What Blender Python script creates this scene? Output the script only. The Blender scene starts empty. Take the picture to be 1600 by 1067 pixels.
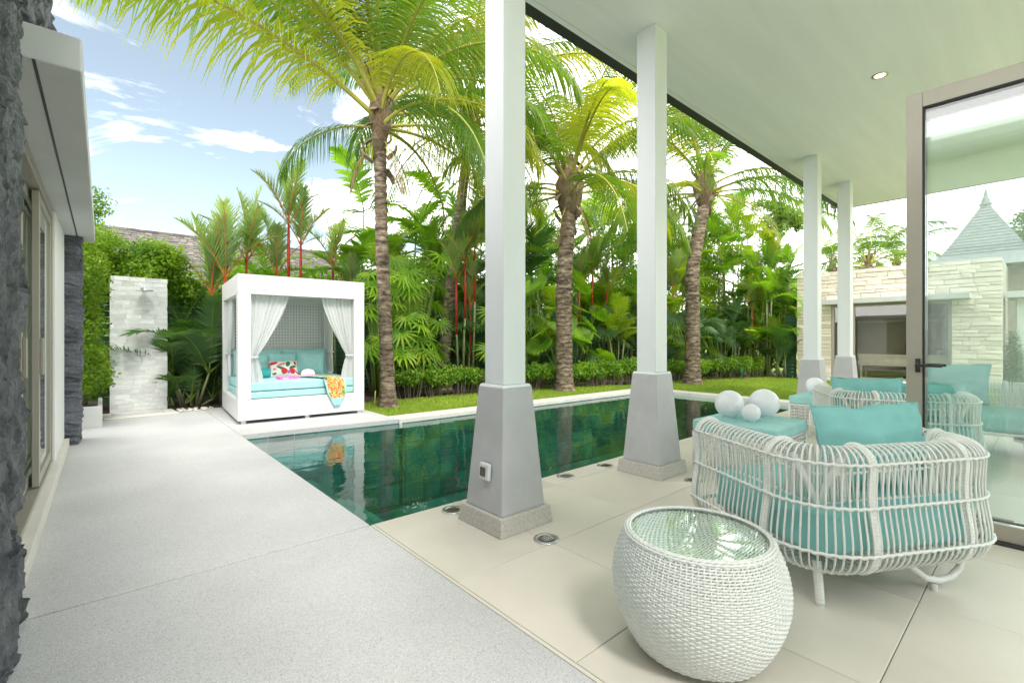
import bpy, bmesh, math, random
import numpy as np
from mathutils import Vector, Matrix, noise as mnoise
R = math.radians
random.seed(7); rng = np.random.default_rng(7)
scn = bpy.context.scene
C = scn.collection

# ------------------------------------------------------------------ camera
CAM_H = 1.25; FPX = 731.0; HOR = 530.0
YAW = math.atan2(640, 731)
cs, sn = math.cos(YAW), math.sin(YAW)
cd = bpy.data.cameras.new('camera'); cam = bpy.data.objects.new('camera', cd); C.objects.link(cam)
cd.sensor_width = 36; cd.lens = 36 * FPX / 1600; cd.clip_start = 0.05; cd.clip_end = 3000
cd.shift_y = -(533.5 - HOR) / 1600
cam.location = (0, 0, CAM_H); cam.rotation_euler = (R(90), 0, -YAW)
scn.camera = cam

# ------------------------------------------------------------------ sky, sun, exposure
SUN_EL, SUN_AZ = R(52), R(184)      # azimuth clockwise from +Y
w = bpy.data.worlds.new('World'); scn.world = w; w.use_nodes = True
nt = w.node_tree; nt.nodes.clear()
def N(t, ty, **kw):
    n = t.nodes.new(ty)
    for k, v in kw.items(): setattr(n, k, v)
    return n
def sky_nodes():
    L = nt.links.new
    out = N(nt, 'ShaderNodeOutputWorld'); bg = N(nt, 'ShaderNodeBackground')
    sky = N(nt, 'ShaderNodeTexSky', sky_type='NISHITA', sun_disc=False, sun_elevation=SUN_EL, sun_rotation=SUN_AZ)
    sky.air_density = 1.0; sky.dust_density = 0.2; sky.ozone_density = 1.5
    tc = N(nt, 'ShaderNodeTexCoord'); sep = N(nt, 'ShaderNodeSeparateXYZ'); L(tc.outputs['Generated'], sep.inputs[0])
    za = N(nt, 'ShaderNodeMath', operation='MAXIMUM'); L(sep.outputs[2], za.inputs[0]); za.inputs[1].default_value = 0
    zb = N(nt, 'ShaderNodeMath', operation='ADD'); L(za.outputs[0], zb.inputs[0]); zb.inputs[1].default_value = 0.16
    dx = N(nt, 'ShaderNodeMath', operation='DIVIDE'); L(sep.outputs[0], dx.inputs[0]); L(zb.outputs[0], dx.inputs[1])
    dy = N(nt, 'ShaderNodeMath', operation='DIVIDE'); L(sep.outputs[1], dy.inputs[0]); L(zb.outputs[0], dy.inputs[1])
    cb = N(nt, 'ShaderNodeCombineXYZ'); L(dx.outputs[0], cb.inputs[0]); L(dy.outputs[0], cb.inputs[1])
    n1 = N(nt, 'ShaderNodeTexNoise'); n1.inputs['Scale'].default_value = 1.5; n1.inputs['Detail'].default_value = 8
    n1.inputs['Roughness'].default_value = 0.64; n1.inputs['Distortion'].default_value = 0.6; L(cb.outputs[0], n1.inputs['Vector'])
    # thin veil that thickens to both sides of one blue gap in the cloud
    n2 = N(nt, 'ShaderNodeMapRange', interpolation_type='SMOOTHSTEP')
    gx = N(nt, 'ShaderNodeMath', operation='SUBTRACT'); L(sep.outputs[0], gx.inputs[0]); gx.inputs[1].default_value = 0.06; ga = N(nt, 'ShaderNodeMath', operation='ABSOLUTE'); L(gx.outputs[0], ga.inputs[0]); L(ga.outputs[0], n2.inputs[0])
    n2.inputs[1].default_value = 0.10; n2.inputs[2].default_value = 0.70; n2.inputs[3].default_value = -0.05; n2.inputs[4].default_value = 0.30
    ad = N(nt, 'ShaderNodeMath', operation='ADD'); L(n1.outputs[0], ad.inputs[0]); L(n2.outputs[0], ad.inputs[1])
    rp = N(nt, 'ShaderNodeMapRange', interpolation_type='SMOOTHSTEP'); L(ad.outputs[0], rp.inputs[0])
    rp.inputs[1].default_value = 0.43; rp.inputs[2].default_value = 0.72
    hz = N(nt, 'ShaderNodeMapRange', interpolation_type='SMOOTHSTEP'); L(sep.outputs[2], hz.inputs[0])
    hz.inputs[1].default_value = 0.45; hz.inputs[2].default_value = 0.0; hz.inputs[3].default_value = 0.08; hz.inputs[4].default_value = 0.16
    mx = N(nt, 'ShaderNodeMath', operation='MAXIMUM'); L(rp.outputs[0], mx.inputs[0]); L(hz.outputs[0], mx.inputs[1])
    mix = N(nt, 'ShaderNodeMix', data_type='RGBA'); L(mx.outputs[0], mix.inputs[0]); 
    dim = N(nt, 'ShaderNodeMix', data_type='RGBA', blend_type='MULTIPLY'); dim.inputs[0].default_value = 1; L(sky.outputs[0], dim.inputs[6]); dim.inputs[7].default_value = (.30, .33, .285, 1); L(dim.outputs[2], mix.inputs[6])
    mix.inputs[7].default_value = (7.2, 7.1, 6.9, 1)
    L(mix.outputs[2], bg.inputs[0]); bg.inputs[1].default_value = 0.15
    L(bg.outputs[0], out.inputs[0])
sky_nodes()
sd = bpy.data.lights.new('sun', 'SUN'); sun = bpy.data.objects.new('sun', sd); C.objects.link(sun)
sd.energy = 1.15; sd.angle = R(18); sd.color = (1, 0.95, 0.88)
dsun = Vector((math.sin(SUN_AZ) * math.cos(SUN_EL), math.cos(SUN_AZ) * math.cos(SUN_EL), math.sin(SUN_EL)))
sun.rotation_euler = dsun.to_track_quat('Z', 'Y').to_euler(); sun.location = dsun * 40
vs = scn.view_settings; vs.view_transform = 'Standard'; vs.look = 'None'; vs.gamma = 1; vs.use_curve_mapping = False
vs.exposure = 1.92
scn.render.engine = 'CYCLES'
scn.cycles.max_bounces = 10; scn.cycles.transparent_max_bounces = 16; scn.cycles.diffuse_bounces = 5

# ------------------------------------------------------------------ pixel helpers (1600x1067 photo pixels)
def at(x, y, z=0.0):
    Z = FPX * (CAM_H - z) / (y - HOR); X = (x - 800) / FPX * Z
    return X * cs + Z * sn, -sn * X + cs * Z
def on_y(x, wy, y=530):
    d = (x - 800) / FPX; t = wy / (-sn * d + cs)
    return t * (d * cs + sn), CAM_H - (y - HOR) / FPX * t
def on_x(x, wx, y=530):
    d = (x - 800) / FPX; t = wx / (d * cs + sn)
    return t * (-sn * d + cs), CAM_H - (y - HOR) / FPX * t
def depth(x, Zc, y=530):
    X = (x - 800) / FPX * Zc
    return X * cs + Zc * sn, -sn * X + cs * Zc, CAM_H - (y - HOR) / FPX * Zc

# ------------------------------------------------------------------ materials
MATS = {}
def mat_base(name):
    m = bpy.data.materials.new(name); m.use_nodes = True; MATS[name] = m
    t = m.node_tree; b = t.nodes['Principled BSDF']
    return m, t, b
def M(name, col, rough=0.6, var=0.12, scale=6.0, bump=0.0, bscale=60.0, spec=0.4, metal=0.0, rand=0.0, stretch=None, col2=None, detail=5, bdist=0.01):
    m, t, b = mat_base(name); L = t.links.new
    tc = N(t, 'ShaderNodeTexCoord'); vec = tc.outputs['Object']
    if stretch:
        mp = N(t, 'ShaderNodeMapping'); mp.inputs['Scale'].default_value = stretch; L(vec, mp.inputs[0]); vec = mp.outputs[0]
    if rand:
        oi = N(t, 'ShaderNodeObjectInfo'); va = N(t, 'ShaderNodeVectorMath', operation='MULTIPLY_ADD')
        L(oi.outputs['Random'], va.inputs[0]); va.inputs[1].default_value = (37, 23, 51); L(vec, va.inputs[2]); vec = va.outputs[0]
    n = N(t, 'ShaderNodeTexNoise'); n.inputs['Scale'].default_value = scale; n.inputs['Detail'].default_value = detail; n.inputs['Roughness'].default_value = 0.6
    L(vec, n.inputs['Vector'])
    mr = N(t, 'ShaderNodeMapRange'); L(n.outputs[0], mr.inputs[0]); mr.inputs[1].default_value = 0.3; mr.inputs[2].default_value = 0.7
    mx = N(t, 'ShaderNodeMix', data_type='RGBA'); L(mr.outputs[0], mx.inputs[0])
    c2 = col2 or tuple(min(1, c * (1 + var)) for c in col); c1 = col if col2 else tuple(c * (1 - var) for c in col)
    mx.inputs[6].default_value = (*c1, 1); mx.inputs[7].default_value = (*c2, 1); co = mx.outputs[2]
    if rand:
        hs = N(t, 'ShaderNodeHueSaturation'); L(co, hs.inputs['Color'])
        rr = N(t, 'ShaderNodeMapRange'); L(oi.outputs['Random'], rr.inputs[0]); rr.inputs[3].default_value = 1 - rand; rr.inputs[4].default_value = 1 + rand
        L(rr.outputs[0], hs.inputs['Value']); co = hs.outputs[0]
    L(co, b.inputs['Base Color']); b.inputs['Roughness'].default_value = rough
    b.inputs['Specular IOR Level'].default_value = spec; b.inputs['Metallic'].default_value = metal
    if bump:
        n2 = N(t, 'ShaderNodeTexNoise'); n2.inputs['Scale'].default_value = bscale; n2.inputs['Detail'].default_value = 6; L(vec, n2.inputs['Vector'])
        bp = N(t, 'ShaderNodeBump'); bp.inputs['Strength'].default_value = bump; bp.inputs['Distance'].default_value = bdist; L(n2.outputs[0], bp.inputs['Height']); L(bp.outputs[0], b.inputs['Normal'])
    return m
def leafM(name, c1, c2, trans=0.4, tcol=None, rough=0.42, nscale=1.5, rand=0.22):
    m, t, b = mat_base(name); L = t.links.new
    tc = N(t, 'ShaderNodeTexCoord'); oi = N(t, 'ShaderNodeObjectInfo')
    va = N(t, 'ShaderNodeVectorMath', operation='MULTIPLY_ADD'); L(oi.outputs['Random'], va.inputs[0]); va.inputs[1].default_value = (31, 17, 43); L(tc.outputs['Object'], va.inputs[2])
    n = N(t, 'ShaderNodeTexNoise'); n.inputs['Scale'].default_value = nscale; n.inputs['Detail'].default_value = 3; L(va.outputs[0], n.inputs['Vector'])
    mr = N(t, 'ShaderNodeMapRange'); L(n.outputs[0], mr.inputs[0]); mr.inputs[1].default_value = 0.32; mr.inputs[2].default_value = 0.68
    mx = N(t, 'ShaderNodeMix', data_type='RGBA'); L(mr.outputs[0], mx.inputs[0]); mx.inputs[6].default_value = (*c1, 1); mx.inputs[7].default_value = (*c2, 1)
    hs = N(t, 'ShaderNodeHueSaturation'); L(mx.outputs[2], hs.inputs['Color'])
    rr = N(t, 'ShaderNodeMapRange'); L(oi.outputs['Random'], rr.inputs[0]); rr.inputs[3].default_value = 1 - rand; rr.inputs[4].default_value = 1 + rand; L(rr.outputs[0], hs.inputs['Value'])
    L(hs.outputs[0], b.inputs['Base Color']); b.inputs['Roughness'].default_value = rough; b.inputs['Specular IOR Level'].default_value = 0.35
    tr = N(t, 'ShaderNodeBsdfTranslucent'); tm = N(t, 'ShaderNodeMix', data_type='RGBA', blend_type='MULTIPLY'); tm.inputs[0].default_value = 1
    L(hs.outputs[0], tm.inputs[6]); tm.inputs[7].default_value = (*(tcol or (1.7, 1.9, 0.8)), 1); L(tm.outputs[2], tr.inputs[0])
    ms = N(t, 'ShaderNodeMixShader'); ms.inputs[0].default_value = trans
    L(b.outputs[0], ms.inputs[1]); L(tr.outputs[0], ms.inputs[2])
    L(ms.outputs[0], t.nodes['Material Output'].inputs[0])
    return m
def glassM(name, tint, refl_ior=1.5, rough=0.0, bump=None, floor=0.0):
    m, t, b = mat_base(name); L = t.links.new; t.nodes.remove(b)
    tr = N(t, 'ShaderNodeBsdfTransparent'); tr.inputs[0].default_value = (*tint, 1)
    gl = N(t, 'ShaderNodeBsdfGlossy'); gl.inputs['Roughness'].default_value = rough; gl.inputs[0].default_value = (1, 1, 1, 1)
    fr = N(t, 'ShaderNodeLayerWeight'); fr.inputs[0].default_value = 0.5; f0 = ((refl_ior - 1) / (refl_ior + 1)) ** 2 + floor
    pw = N(t, 'ShaderNodeMath', operation='POWER'); L(fr.outputs['Facing'], pw.inputs[0]); pw.inputs[1].default_value = 5
    ad = N(t, 'ShaderNodeMath', operation='MULTIPLY_ADD', use_clamp=True); L(pw.outputs[0], ad.inputs[0]); ad.inputs[1].default_value = 1 - f0; ad.inputs[2].default_value = f0
    ms = N(t, 'ShaderNodeMixShader'); L(ad.outputs[0], ms.inputs[0]); L(tr.outputs[0], ms.inputs[1]); L(gl.outputs[0], ms.inputs[2])
    if bump:
        tc = N(t, 'ShaderNodeTexCoord'); mp = N(t, 'ShaderNodeMapping'); mp.inputs['Scale'].default_value = bump[2]; L(tc.outputs['Object'], mp.inputs[0])
        n = N(t, 'ShaderNodeTexNoise'); n.inputs['Scale'].default_value = bump[0]; n.inputs['Detail'].default_value = 3; L(mp.outputs[0], n.inputs['Vector'])
        bp = N(t, 'ShaderNodeBump'); bp.inputs['Strength'].default_value = 1; bp.inputs['Distance'].default_value = bump[1]; L(n.outputs[0], bp.inputs['Height'])
        L(bp.outputs[0], gl.inputs['Normal']); L(bp.outputs[0], fr.inputs['Normal'])
    L(ms.outputs[0], t.nodes['Material Output'].inputs[0])
    return m

def speckleM(name, base, dark, light, scale, rough=0.75, broad=0.06):
    m, t, b = mat_base(name); L = t.links.new
    tc = N(t, 'ShaderNodeTexCoord')
    v = N(t, 'ShaderNodeTexVoronoi'); v.inputs['Scale'].default_value = scale; L(tc.outputs['Object'], v.inputs['Vector'])
    sp = N(t, 'ShaderNodeSeparateColor'); L(v.outputs['Color'], sp.inputs[0])
    rp = N(t, 'ShaderNodeValToRGB'); L(sp.outputs[0], rp.inputs[0])
    e = rp.color_ramp.elements; e[0].position = 0; e[0].color = (*dark, 1); e[1].position = 1; e[1].color = (*light, 1)
    for p, c in ((0.10, dark), (0.22, base), (0.75, base)):
        k = e.new(p); k.color = (*c, 1)
    n = N(t, 'ShaderNodeTexNoise'); n.inputs['Scale'].default_value = 0.9; n.inputs['Detail'].default_value = 6; L(tc.outputs['Object'], n.inputs['Vector'])
    mr = N(t, 'ShaderNodeMapRange'); L(n.outputs[0], mr.inputs[0]); mr.inputs[1].default_value = 0.25; mr.inputs[2].default_value = 0.75; mr.inputs[3].default_value = 1 - broad; mr.inputs[4].default_value = 1 + broad
    hs = N(t, 'ShaderNodeHueSaturation'); L(rp.outputs[0], hs.inputs['Color']); L(mr.outputs[0], hs.inputs['Value'])
    L(hs.outputs[0], b.inputs['Base Color']); b.inputs['Roughness'].default_value = rough; b.inputs['Specular IOR Level'].default_value = 0.3
    bp = N(t, 'ShaderNodeBump'); bp.inputs['Strength'].default_value = 0.35; bp.inputs['Distance'].default_value = 0.003; L(v.outputs['Distance'], bp.inputs['Height']); L(bp.outputs[0], b.inputs['Normal'])
    return m

speckleM('aggregate', (0.50, 0.503, 0.505), (0.37, 0.373, 0.375), (0.60, 0.603, 0.605), 260, broad=0.13)
speckleM('granite', (0.47, 0.45, 0.41), (0.33, 0.315, 0.29), (0.57, 0.55, 0.51), 200)
M('cream_tile', (0.60, 0.56, 0.49), 0.36, 0.07, 1.6, 0.05, 90, 0.45, rand=0.09, detail=9)
M('grout', (0.30, 0.26, 0.19), 0.9)
M('coping', (0.66, 0.64, 0.59), 0.6, 0.06, 3, rand=0.03)
M('pool_tile', (0.045, 0.16, 0.14), 0.5, 0.40, 2.0, rand=0.20, detail=6)
M('pool_grout', (0.02, 0.06, 0.055), 0.8)
glassM('water', (0.50, 0.86, 0.80), 1.33, 0.0, (2.6, 0.006, (1, 1.6, 1)))
glassM('door_glass', (0.935, 0.975, 0.965), 1.5, floor=0.065)
glassM('clear_glass', (0.94, 0.985, 0.965), 1.5)
glassM('dark_glass', (0.90, 0.90, 0.87), 1.5, floor=0.03)
M('white_paint', (0.69, 0.72, 0.735), 0.45, 0.03, 2.5, 0.03, 40, stretch=(1, 1, 0.15))
M('pedestal_grey', (0.43, 0.435, 0.445), 0.55, 0.075, 4, 0.06, 50, detail=9)
M('ceiling_paint', (0.79, 0.815, 0.815), 0.5, 0.05, 1.3, 0.05, 6, stretch=(0.25, 3.0, 1))
M('canopy_paint', (0.55, 0.56, 0.555), 0.6, 0.06, 2, 0.05, 30)
M('fascia_dark', (0.035, 0.037, 0.036), 0.5)
M('wall_white', (0.74, 0.75, 0.75), 0.6, 0.03, 2)
M('champagne', (0.38, 0.355, 0.30), 0.36, 0.03, 4, metal=0.35, spec=0.5)
M('black_rubber', (0.02, 0.022, 0.022), 0.5)
M('slate', (0.03, 0.036, 0.046), 0.5, 0.5, 9, 1.0, 34, col2=(0.16, 0.175, 0.195), detail=12, bdist=0.05, stretch=(1, 1, .6))
M('slate_block', (0.055, 0.06, 0.075), 0.6, 0.5, 9, 0.9, 35, col2=(0.19, 0.20, 0.23), rand=0.3, detail=8)
M('dark_room', (0.10, 0.095, 0.085), 0.8)
M('cabana_white', (0.66, 0.66, 0.655), 0.4, 0.02, 3)
M('teal_fabric', (0.23, 0.50, 0.49), 0.85, 0.06, 7, 0.25, 320, spec=0.15, bdist=0.002)
M('teal_light', (0.34, 0.61, 0.60), 0.85, 0.05, 7, 0.25, 320, spec=0.15, bdist=0.002)
M('teal_towel', (0.06, 0.40, 0.40), 0.95, 0.1, 20, 0.5, 260, spec=0.05, bdist=0.004)
M('rattan', (0.74, 0.745, 0.72), 0.38, 0.05, 30, 0.1, 200, bdist=0.002)
M('rattan_grey', (0.68, 0.695, 0.67), 0.42, 0.07, 40, 0.1, 200, bdist=0.002)
M('globe', (0.80, 0.81, 0.86), 0.28, 0.02, 2)
M('chrome', (0.62, 0.63, 0.64), 0.16, 0.02, 4, metal=1.0)
M('steel', (0.50, 0.50, 0.49), 0.3, 0.05, 20, metal=1.0)
M('marble_tile', (0.50, 0.51, 0.50), 0.4, 0.2, 6, col2=(0.72, 0.73, 0.72), rand=0.13, stretch=(1, 1, 2.2), detail=9)
M('pebble', (0.62, 0.60, 0.55), 0.7, 0.2, 9, rand=0.2)
M('shingle', (0.10, 0.088, 0.078), 0.9, 0.3, 6, 0.6, 30, col2=(0.235, 0.215, 0.195), rand=0.34, stretch=(1, 6, 1))
M('tower_shingle', (0.20, 0.22, 0.215), 0.9, 0.3, 7, 0.5, 30, col2=(0.34, 0.36, 0.35), stretch=(1, 1, 2))
M('sandstone', (0.70, 0.60, 0.49), 0.8, 0.2, 5, 0.6, 25, col2=(0.86, 0.80, 0.71), rand=0.13, detail=7, stretch=(1, 4, 1))
M('sand_mortar', (0.40, 0.35, 0.29), 0.9)
M('fence_green', (0.035, 0.11, 0.055), 0.6, 0.15, 4)
M('soil', (0.055, 0.04, 0.028), 0.95, 0.4, 9, 0.8, 25)
M('lawn', (0.15, 0.23, 0.02), 0.9, 0.3, 1.6, 0.6, 40, col2=(0.22, 0.31, 0.03), detail=8)
M('grass_blade', (0.19, 0.31, 0.02), 0.6, 0.3, 1.2, col2=(0.29, 0.39, 0.035))
def trunkM():
    m, t, b = mat_base('trunk'); L = t.links.new; tc = N(t, 'ShaderNodeTexCoord')
    w1 = N(t, 'ShaderNodeTexWave', wave_type='BANDS', bands_direction='Z', wave_profile='SAW'); w1.inputs['Scale'].default_value = 3.1; w1.inputs['Distortion'].default_value = 3.2; w1.inputs['Detail'].default_value = 3; w1.inputs['Detail Scale'].default_value = 1.6; L(tc.outputs['Object'], w1.inputs['Vector'])
    mp = N(t, 'ShaderNodeMapping'); mp.inputs['Scale'].default_value = (1, 1, 2.4); L(tc.outputs['Object'], mp.inputs[0])
    n1 = N(t, 'ShaderNodeTexNoise'); n1.inputs['Scale'].default_value = 5; n1.inputs['Detail'].default_value = 9; n1.inputs['Roughness'].default_value = .7; L(mp.outputs[0], n1.inputs['Vector'])
    rp = N(t, 'ShaderNodeValToRGB'); L(n1.outputs[0], rp.inputs[0]); e = rp.color_ramp.elements; e[0].position = .38; e[0].color = (.045, .033, .024, 1); e[1].position = .70; e[1].color = (.48, .41, .33, 1)
    k = e.new(.53); k.color = (.23, .175, .13, 1)
    r2 = N(t, 'ShaderNodeValToRGB'); L(w1.outputs['Fac'], r2.inputs[0]); e = r2.color_ramp.elements; e[0].position = 0; e[0].color = (.30, .26, .22, 1); e[1].position = .22; e[1].color = (1, 1, 1, 1); k = e.new(.9); k.color = (1.15, 1.1, 1.0, 1)
    mx = N(t, 'ShaderNodeMix', data_type='RGBA', blend_type='MULTIPLY'); mx.inputs[0].default_value = .9; L(rp.outputs[0], mx.inputs[6]); L(r2.outputs[0], mx.inputs[7]); L(mx.outputs[2], b.inputs['Base Color']); b.inputs['Roughness'].default_value = .9
    ad = N(t, 'ShaderNodeMath', operation='ADD'); L(w1.outputs['Fac'], ad.inputs[0]); L(n1.outputs[0], ad.inputs[1])
    bp = N(t, 'ShaderNodeBump'); bp.inputs['Strength'].default_value = .9; bp.inputs['Distance'].default_value = .025; L(ad.outputs[0], bp.inputs['Height']); L(bp.outputs[0], b.inputs['Normal'])
trunkM()
M('trunk_fibre', (0.06, 0.038, 0.02), 0.95, 0.5, 12, 0.9, 40, col2=(0.22, 0.15, 0.09), stretch=(3, 3, 1))
M('boot', (0.30, 0.25, 0.19), 0.85, 0.3, 8, 0.5, 30, col2=(0.17, 0.12, 0.08))
M('rachis', (0.36, 0.34, 0.06), 0.5, 0.15, 6)
M('rachis_green', (0.16, 0.25, 0.04), 0.5, 0.2, 6)
M('red_stem', (0.50, 0.035, 0.02), 0.4, 0.3, 6)
M('orange_stem', (0.50, 0.17, 0.03), 0.45, 0.3, 6)
M('cane', (0.33, 0.34, 0.17), 0.6, 0.25, 12, col2=(0.20, 0.24, 0.10))
M('bark', (0.14, 0.11, 0.08), 0.9, 0.3, 10, 0.8, 30)
leafM('coco_leaf', (0.085, 0.17, 0.02), (0.17, 0.25, 0.03), 0.45, (1.8, 1.95, 0.8))
leafM('coco_dry', (0.20, 0.13, 0.06), (0.34, 0.24, 0.12), 0.25, (1.2, 1.1, 0.9))
leafM('coco_yellow', (0.20, 0.26, 0.025), (0.34, 0.35, 0.035), 0.5, (1.9, 1.9, 0.8))
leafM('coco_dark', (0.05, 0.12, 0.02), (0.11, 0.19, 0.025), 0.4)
leafM('areca_leaf', (0.11, 0.25, 0.02), (0.27, 0.40, 0.03), 0.46)
leafM('areca_yellow', (0.23, 0.37, 0.02), (0.42, 0.48, 0.035), 0.48)
leafM('lipstick_leaf', (0.16, 0.26, 0.085), (0.30, 0.38, 0.14), 0.42, (2.0, 2.0, 1.0))
leafM('fan_leaf', (0.10, 0.24, 0.018), (0.33, 0.45, 0.03), 0.44)
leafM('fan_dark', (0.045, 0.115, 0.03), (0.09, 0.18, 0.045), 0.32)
leafM('hedge_leaf', (0.085, 0.20, 0.02), (0.24, 0.37, 0.03), 0.40, nscale=3)
leafM('bush_leaf', (0.085, 0.19, 0.015), (0.27, 0.40, 0.025), 0.4, nscale=1.8)
leafM('tree_leaf', (0.075, 0.14, 0.035), (0.16, 0.23, 0.06), 0.35, nscale=2)
leafM('conifer_leaf', (0.03, 0.09, 0.02), (0.07, 0.15, 0.03), 0.2)
def fabricM(name, col, trans):
    m, t, b = mat_base(name); L = t.links.new
    b.inputs['Base Color'].default_value = (*col, 1); b.inputs['Roughness'].default_value = 0.9
    tr = N(t, 'ShaderNodeBsdfTranslucent'); tr.inputs[0].default_value = (*col, 1)
    tp = N(t, 'ShaderNodeBsdfTransparent')
    ms = N(t, 'ShaderNodeMixShader'); ms.inputs[0].default_value = trans; L(b.outputs[0], ms.inputs[1]); L(tr.outputs[0], ms.inputs[2])
    m2 = N(t, 'ShaderNodeMixShader'); m2.inputs[0].default_value = 0.10; L(ms.outputs[0], m2.inputs[1]); L(tp.outputs[0], m2.inputs[2])
    L(m2.outputs[0], t.nodes['Material Output'].inputs[0])
fabricM('curtain', (0.86, 0.87, 0.87), 0.45)
def blotchM(name, base, blobs, coords='Object'):
    """flat print: ellipses (cx, cy, rx, ry, angle, colour) in the object's own x/z plane"""
    m, t, b = mat_base(name); L = t.links.new
    tc = N(t, 'ShaderNodeTexCoord'); cur = None
    nz = N(t, 'ShaderNodeTexNoise'); nz.inputs['Scale'].default_value = 30; L(tc.outputs[coords], nz.inputs['Vector'])
    mm = N(t, 'ShaderNodeVectorMath', operation='MULTIPLY_ADD'); L(nz.outputs['Color'], mm.inputs[0]); mm.inputs[1].default_value = (0.03, 0.03, 0.03); L(tc.outputs[coords], mm.inputs[2])
    for cx, cz, rx, rz, a, col in blobs:
        mp = N(t, 'ShaderNodeMapping', vector_type='TEXTURE'); mp.inputs['Location'].default_value = (cx + 0.015, 0, cz + 0.015); mp.inputs['Rotation'].default_value = (0, R(a), 0); mp.inputs['Scale'].default_value = (rx, 100, rz)
        L(mm.outputs[0], mp.inputs[0]); ln = N(t, 'ShaderNodeVectorMath', operation='LENGTH'); L(mp.outputs[0], ln.inputs[0])
        lt = N(t, 'ShaderNodeMath', operation='LESS_THAN'); L(ln.outputs['Value'], lt.inputs[0]); lt.inputs[1].default_value = 1
        mx = N(t, 'ShaderNodeMix', data_type='RGBA'); L(lt.outputs[0], mx.inputs[0])
        if cur is None: mx.inputs[6].default_value = (*base, 1)
        else: L(cur, mx.inputs[6])
        mx.inputs[7].default_value = (*col, 1); cur = mx.outputs[2]
    L(cur, b.inputs['Base Color']); b.inputs['Roughness'].default_value = 0.85
rd, gr, pk, wh = (0.62, 0.03, 0.03), (0.05, 0.16, 0.06), (0.75, 0.22, 0.22), (0.80, 0.76, 0.70)
blotchM('flower_print', wh, [(-0.17, 0.10, 0.07, 0.035, -10, rd), (0.18, 0.09, 0.025, 0.04, 0, rd), (-0.04, 0.06, 0.09, 0.022, -20, pk), (0.06, 0.07, 0.035, 0.06, 20, gr),
    (-0.06, -0.01, 0.07, 0.025, 20, gr), (0.13, 0.0, 0.06, 0.025, -25, gr), (-0.01, -0.07, 0.055, 0.05, 0, rd), (0.12, -0.07, 0.05, 0.05, 0, rd), (0.055, -0.085, 0.03, 0.03, 0, (0.45, 0.12, 0.5)),
    (-0.16, -0.03, 0.03, 0.02, 40, pk), (0.2, -0.1, 0.04, 0.02, 30, rd), (-0.17, -0.11, 0.03, 0.02, 10, gr)])
def scarfM():
    m, t, b = mat_base('scarf'); L = t.links.new
    tc = N(t, 'ShaderNodeTexCoord')
    n = N(t, 'ShaderNodeTexNoise'); n.inputs['Scale'].default_value = 13; n.inputs['Detail'].default_value = 2; n.inputs['Distortion'].default_value = 1.2; L(tc.outputs['Object'], n.inputs['Vector'])
    rp = N(t, 'ShaderNodeValToRGB'); L(n.outputs[0], rp.inputs[0]); rp.color_ramp.interpolation = 'CONSTANT'
    e = rp.color_ramp.elements; e[0].position = 0; e[0].color = (0.05, 0.12, 0.03, 1); e[1].position = 0.42; e[1].color = (0.50, 0.40, 0.05, 1)
    for p, c in ((0.36, (0.13, 0.28, 0.05)), (0.47, (0.62, 0.50, 0.25)), (0.52, (0.72, 0.20, 0.02)), (0.58, (0.60, 0.06, 0.02)), (0.64, (0.45, 0.42, 0.08)), (0.7, (0.2, 0.33, 0.1))):
        k = e.new(p); k.color = (*c, 1)
    at_ = N(t, 'ShaderNodeAttribute', attribute_name='edge'); mx = N(t, 'ShaderNodeMix', data_type='RGBA'); L(at_.outputs['Fac'], mx.inputs[0])
    L(rp.outputs[0], mx.inputs[6]); mx.inputs[7].default_value = (0.30, 0.62, 0.68, 1); L(mx.outputs[2], b.inputs['Base Color']); b.inputs['Roughness'].default_value = 0.7
scarfM()
M('pink', (0.72, 0.20, 0.50), 0.5, 0.2, 20)
M('hat', (0.80, 0.77, 0.74), 0.8, 0.05, 40, 0.4, 150)
M('orange_flower', (0.75, 0.22, 0.02), 0.6)
M('desk', (0.52, 0.50, 0.42), 0.5)
M('office_teal', (0.04, 0.16, 0.18), 0.7)
M('room_wall', (0.50, 0.46, 0.38), 0.8, 0.06, 3)
M('red_brick', (0.20, 0.10, 0.07), 0.9)
M('book_page', (0.75, 0.72, 0.65), 0.8)

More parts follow.
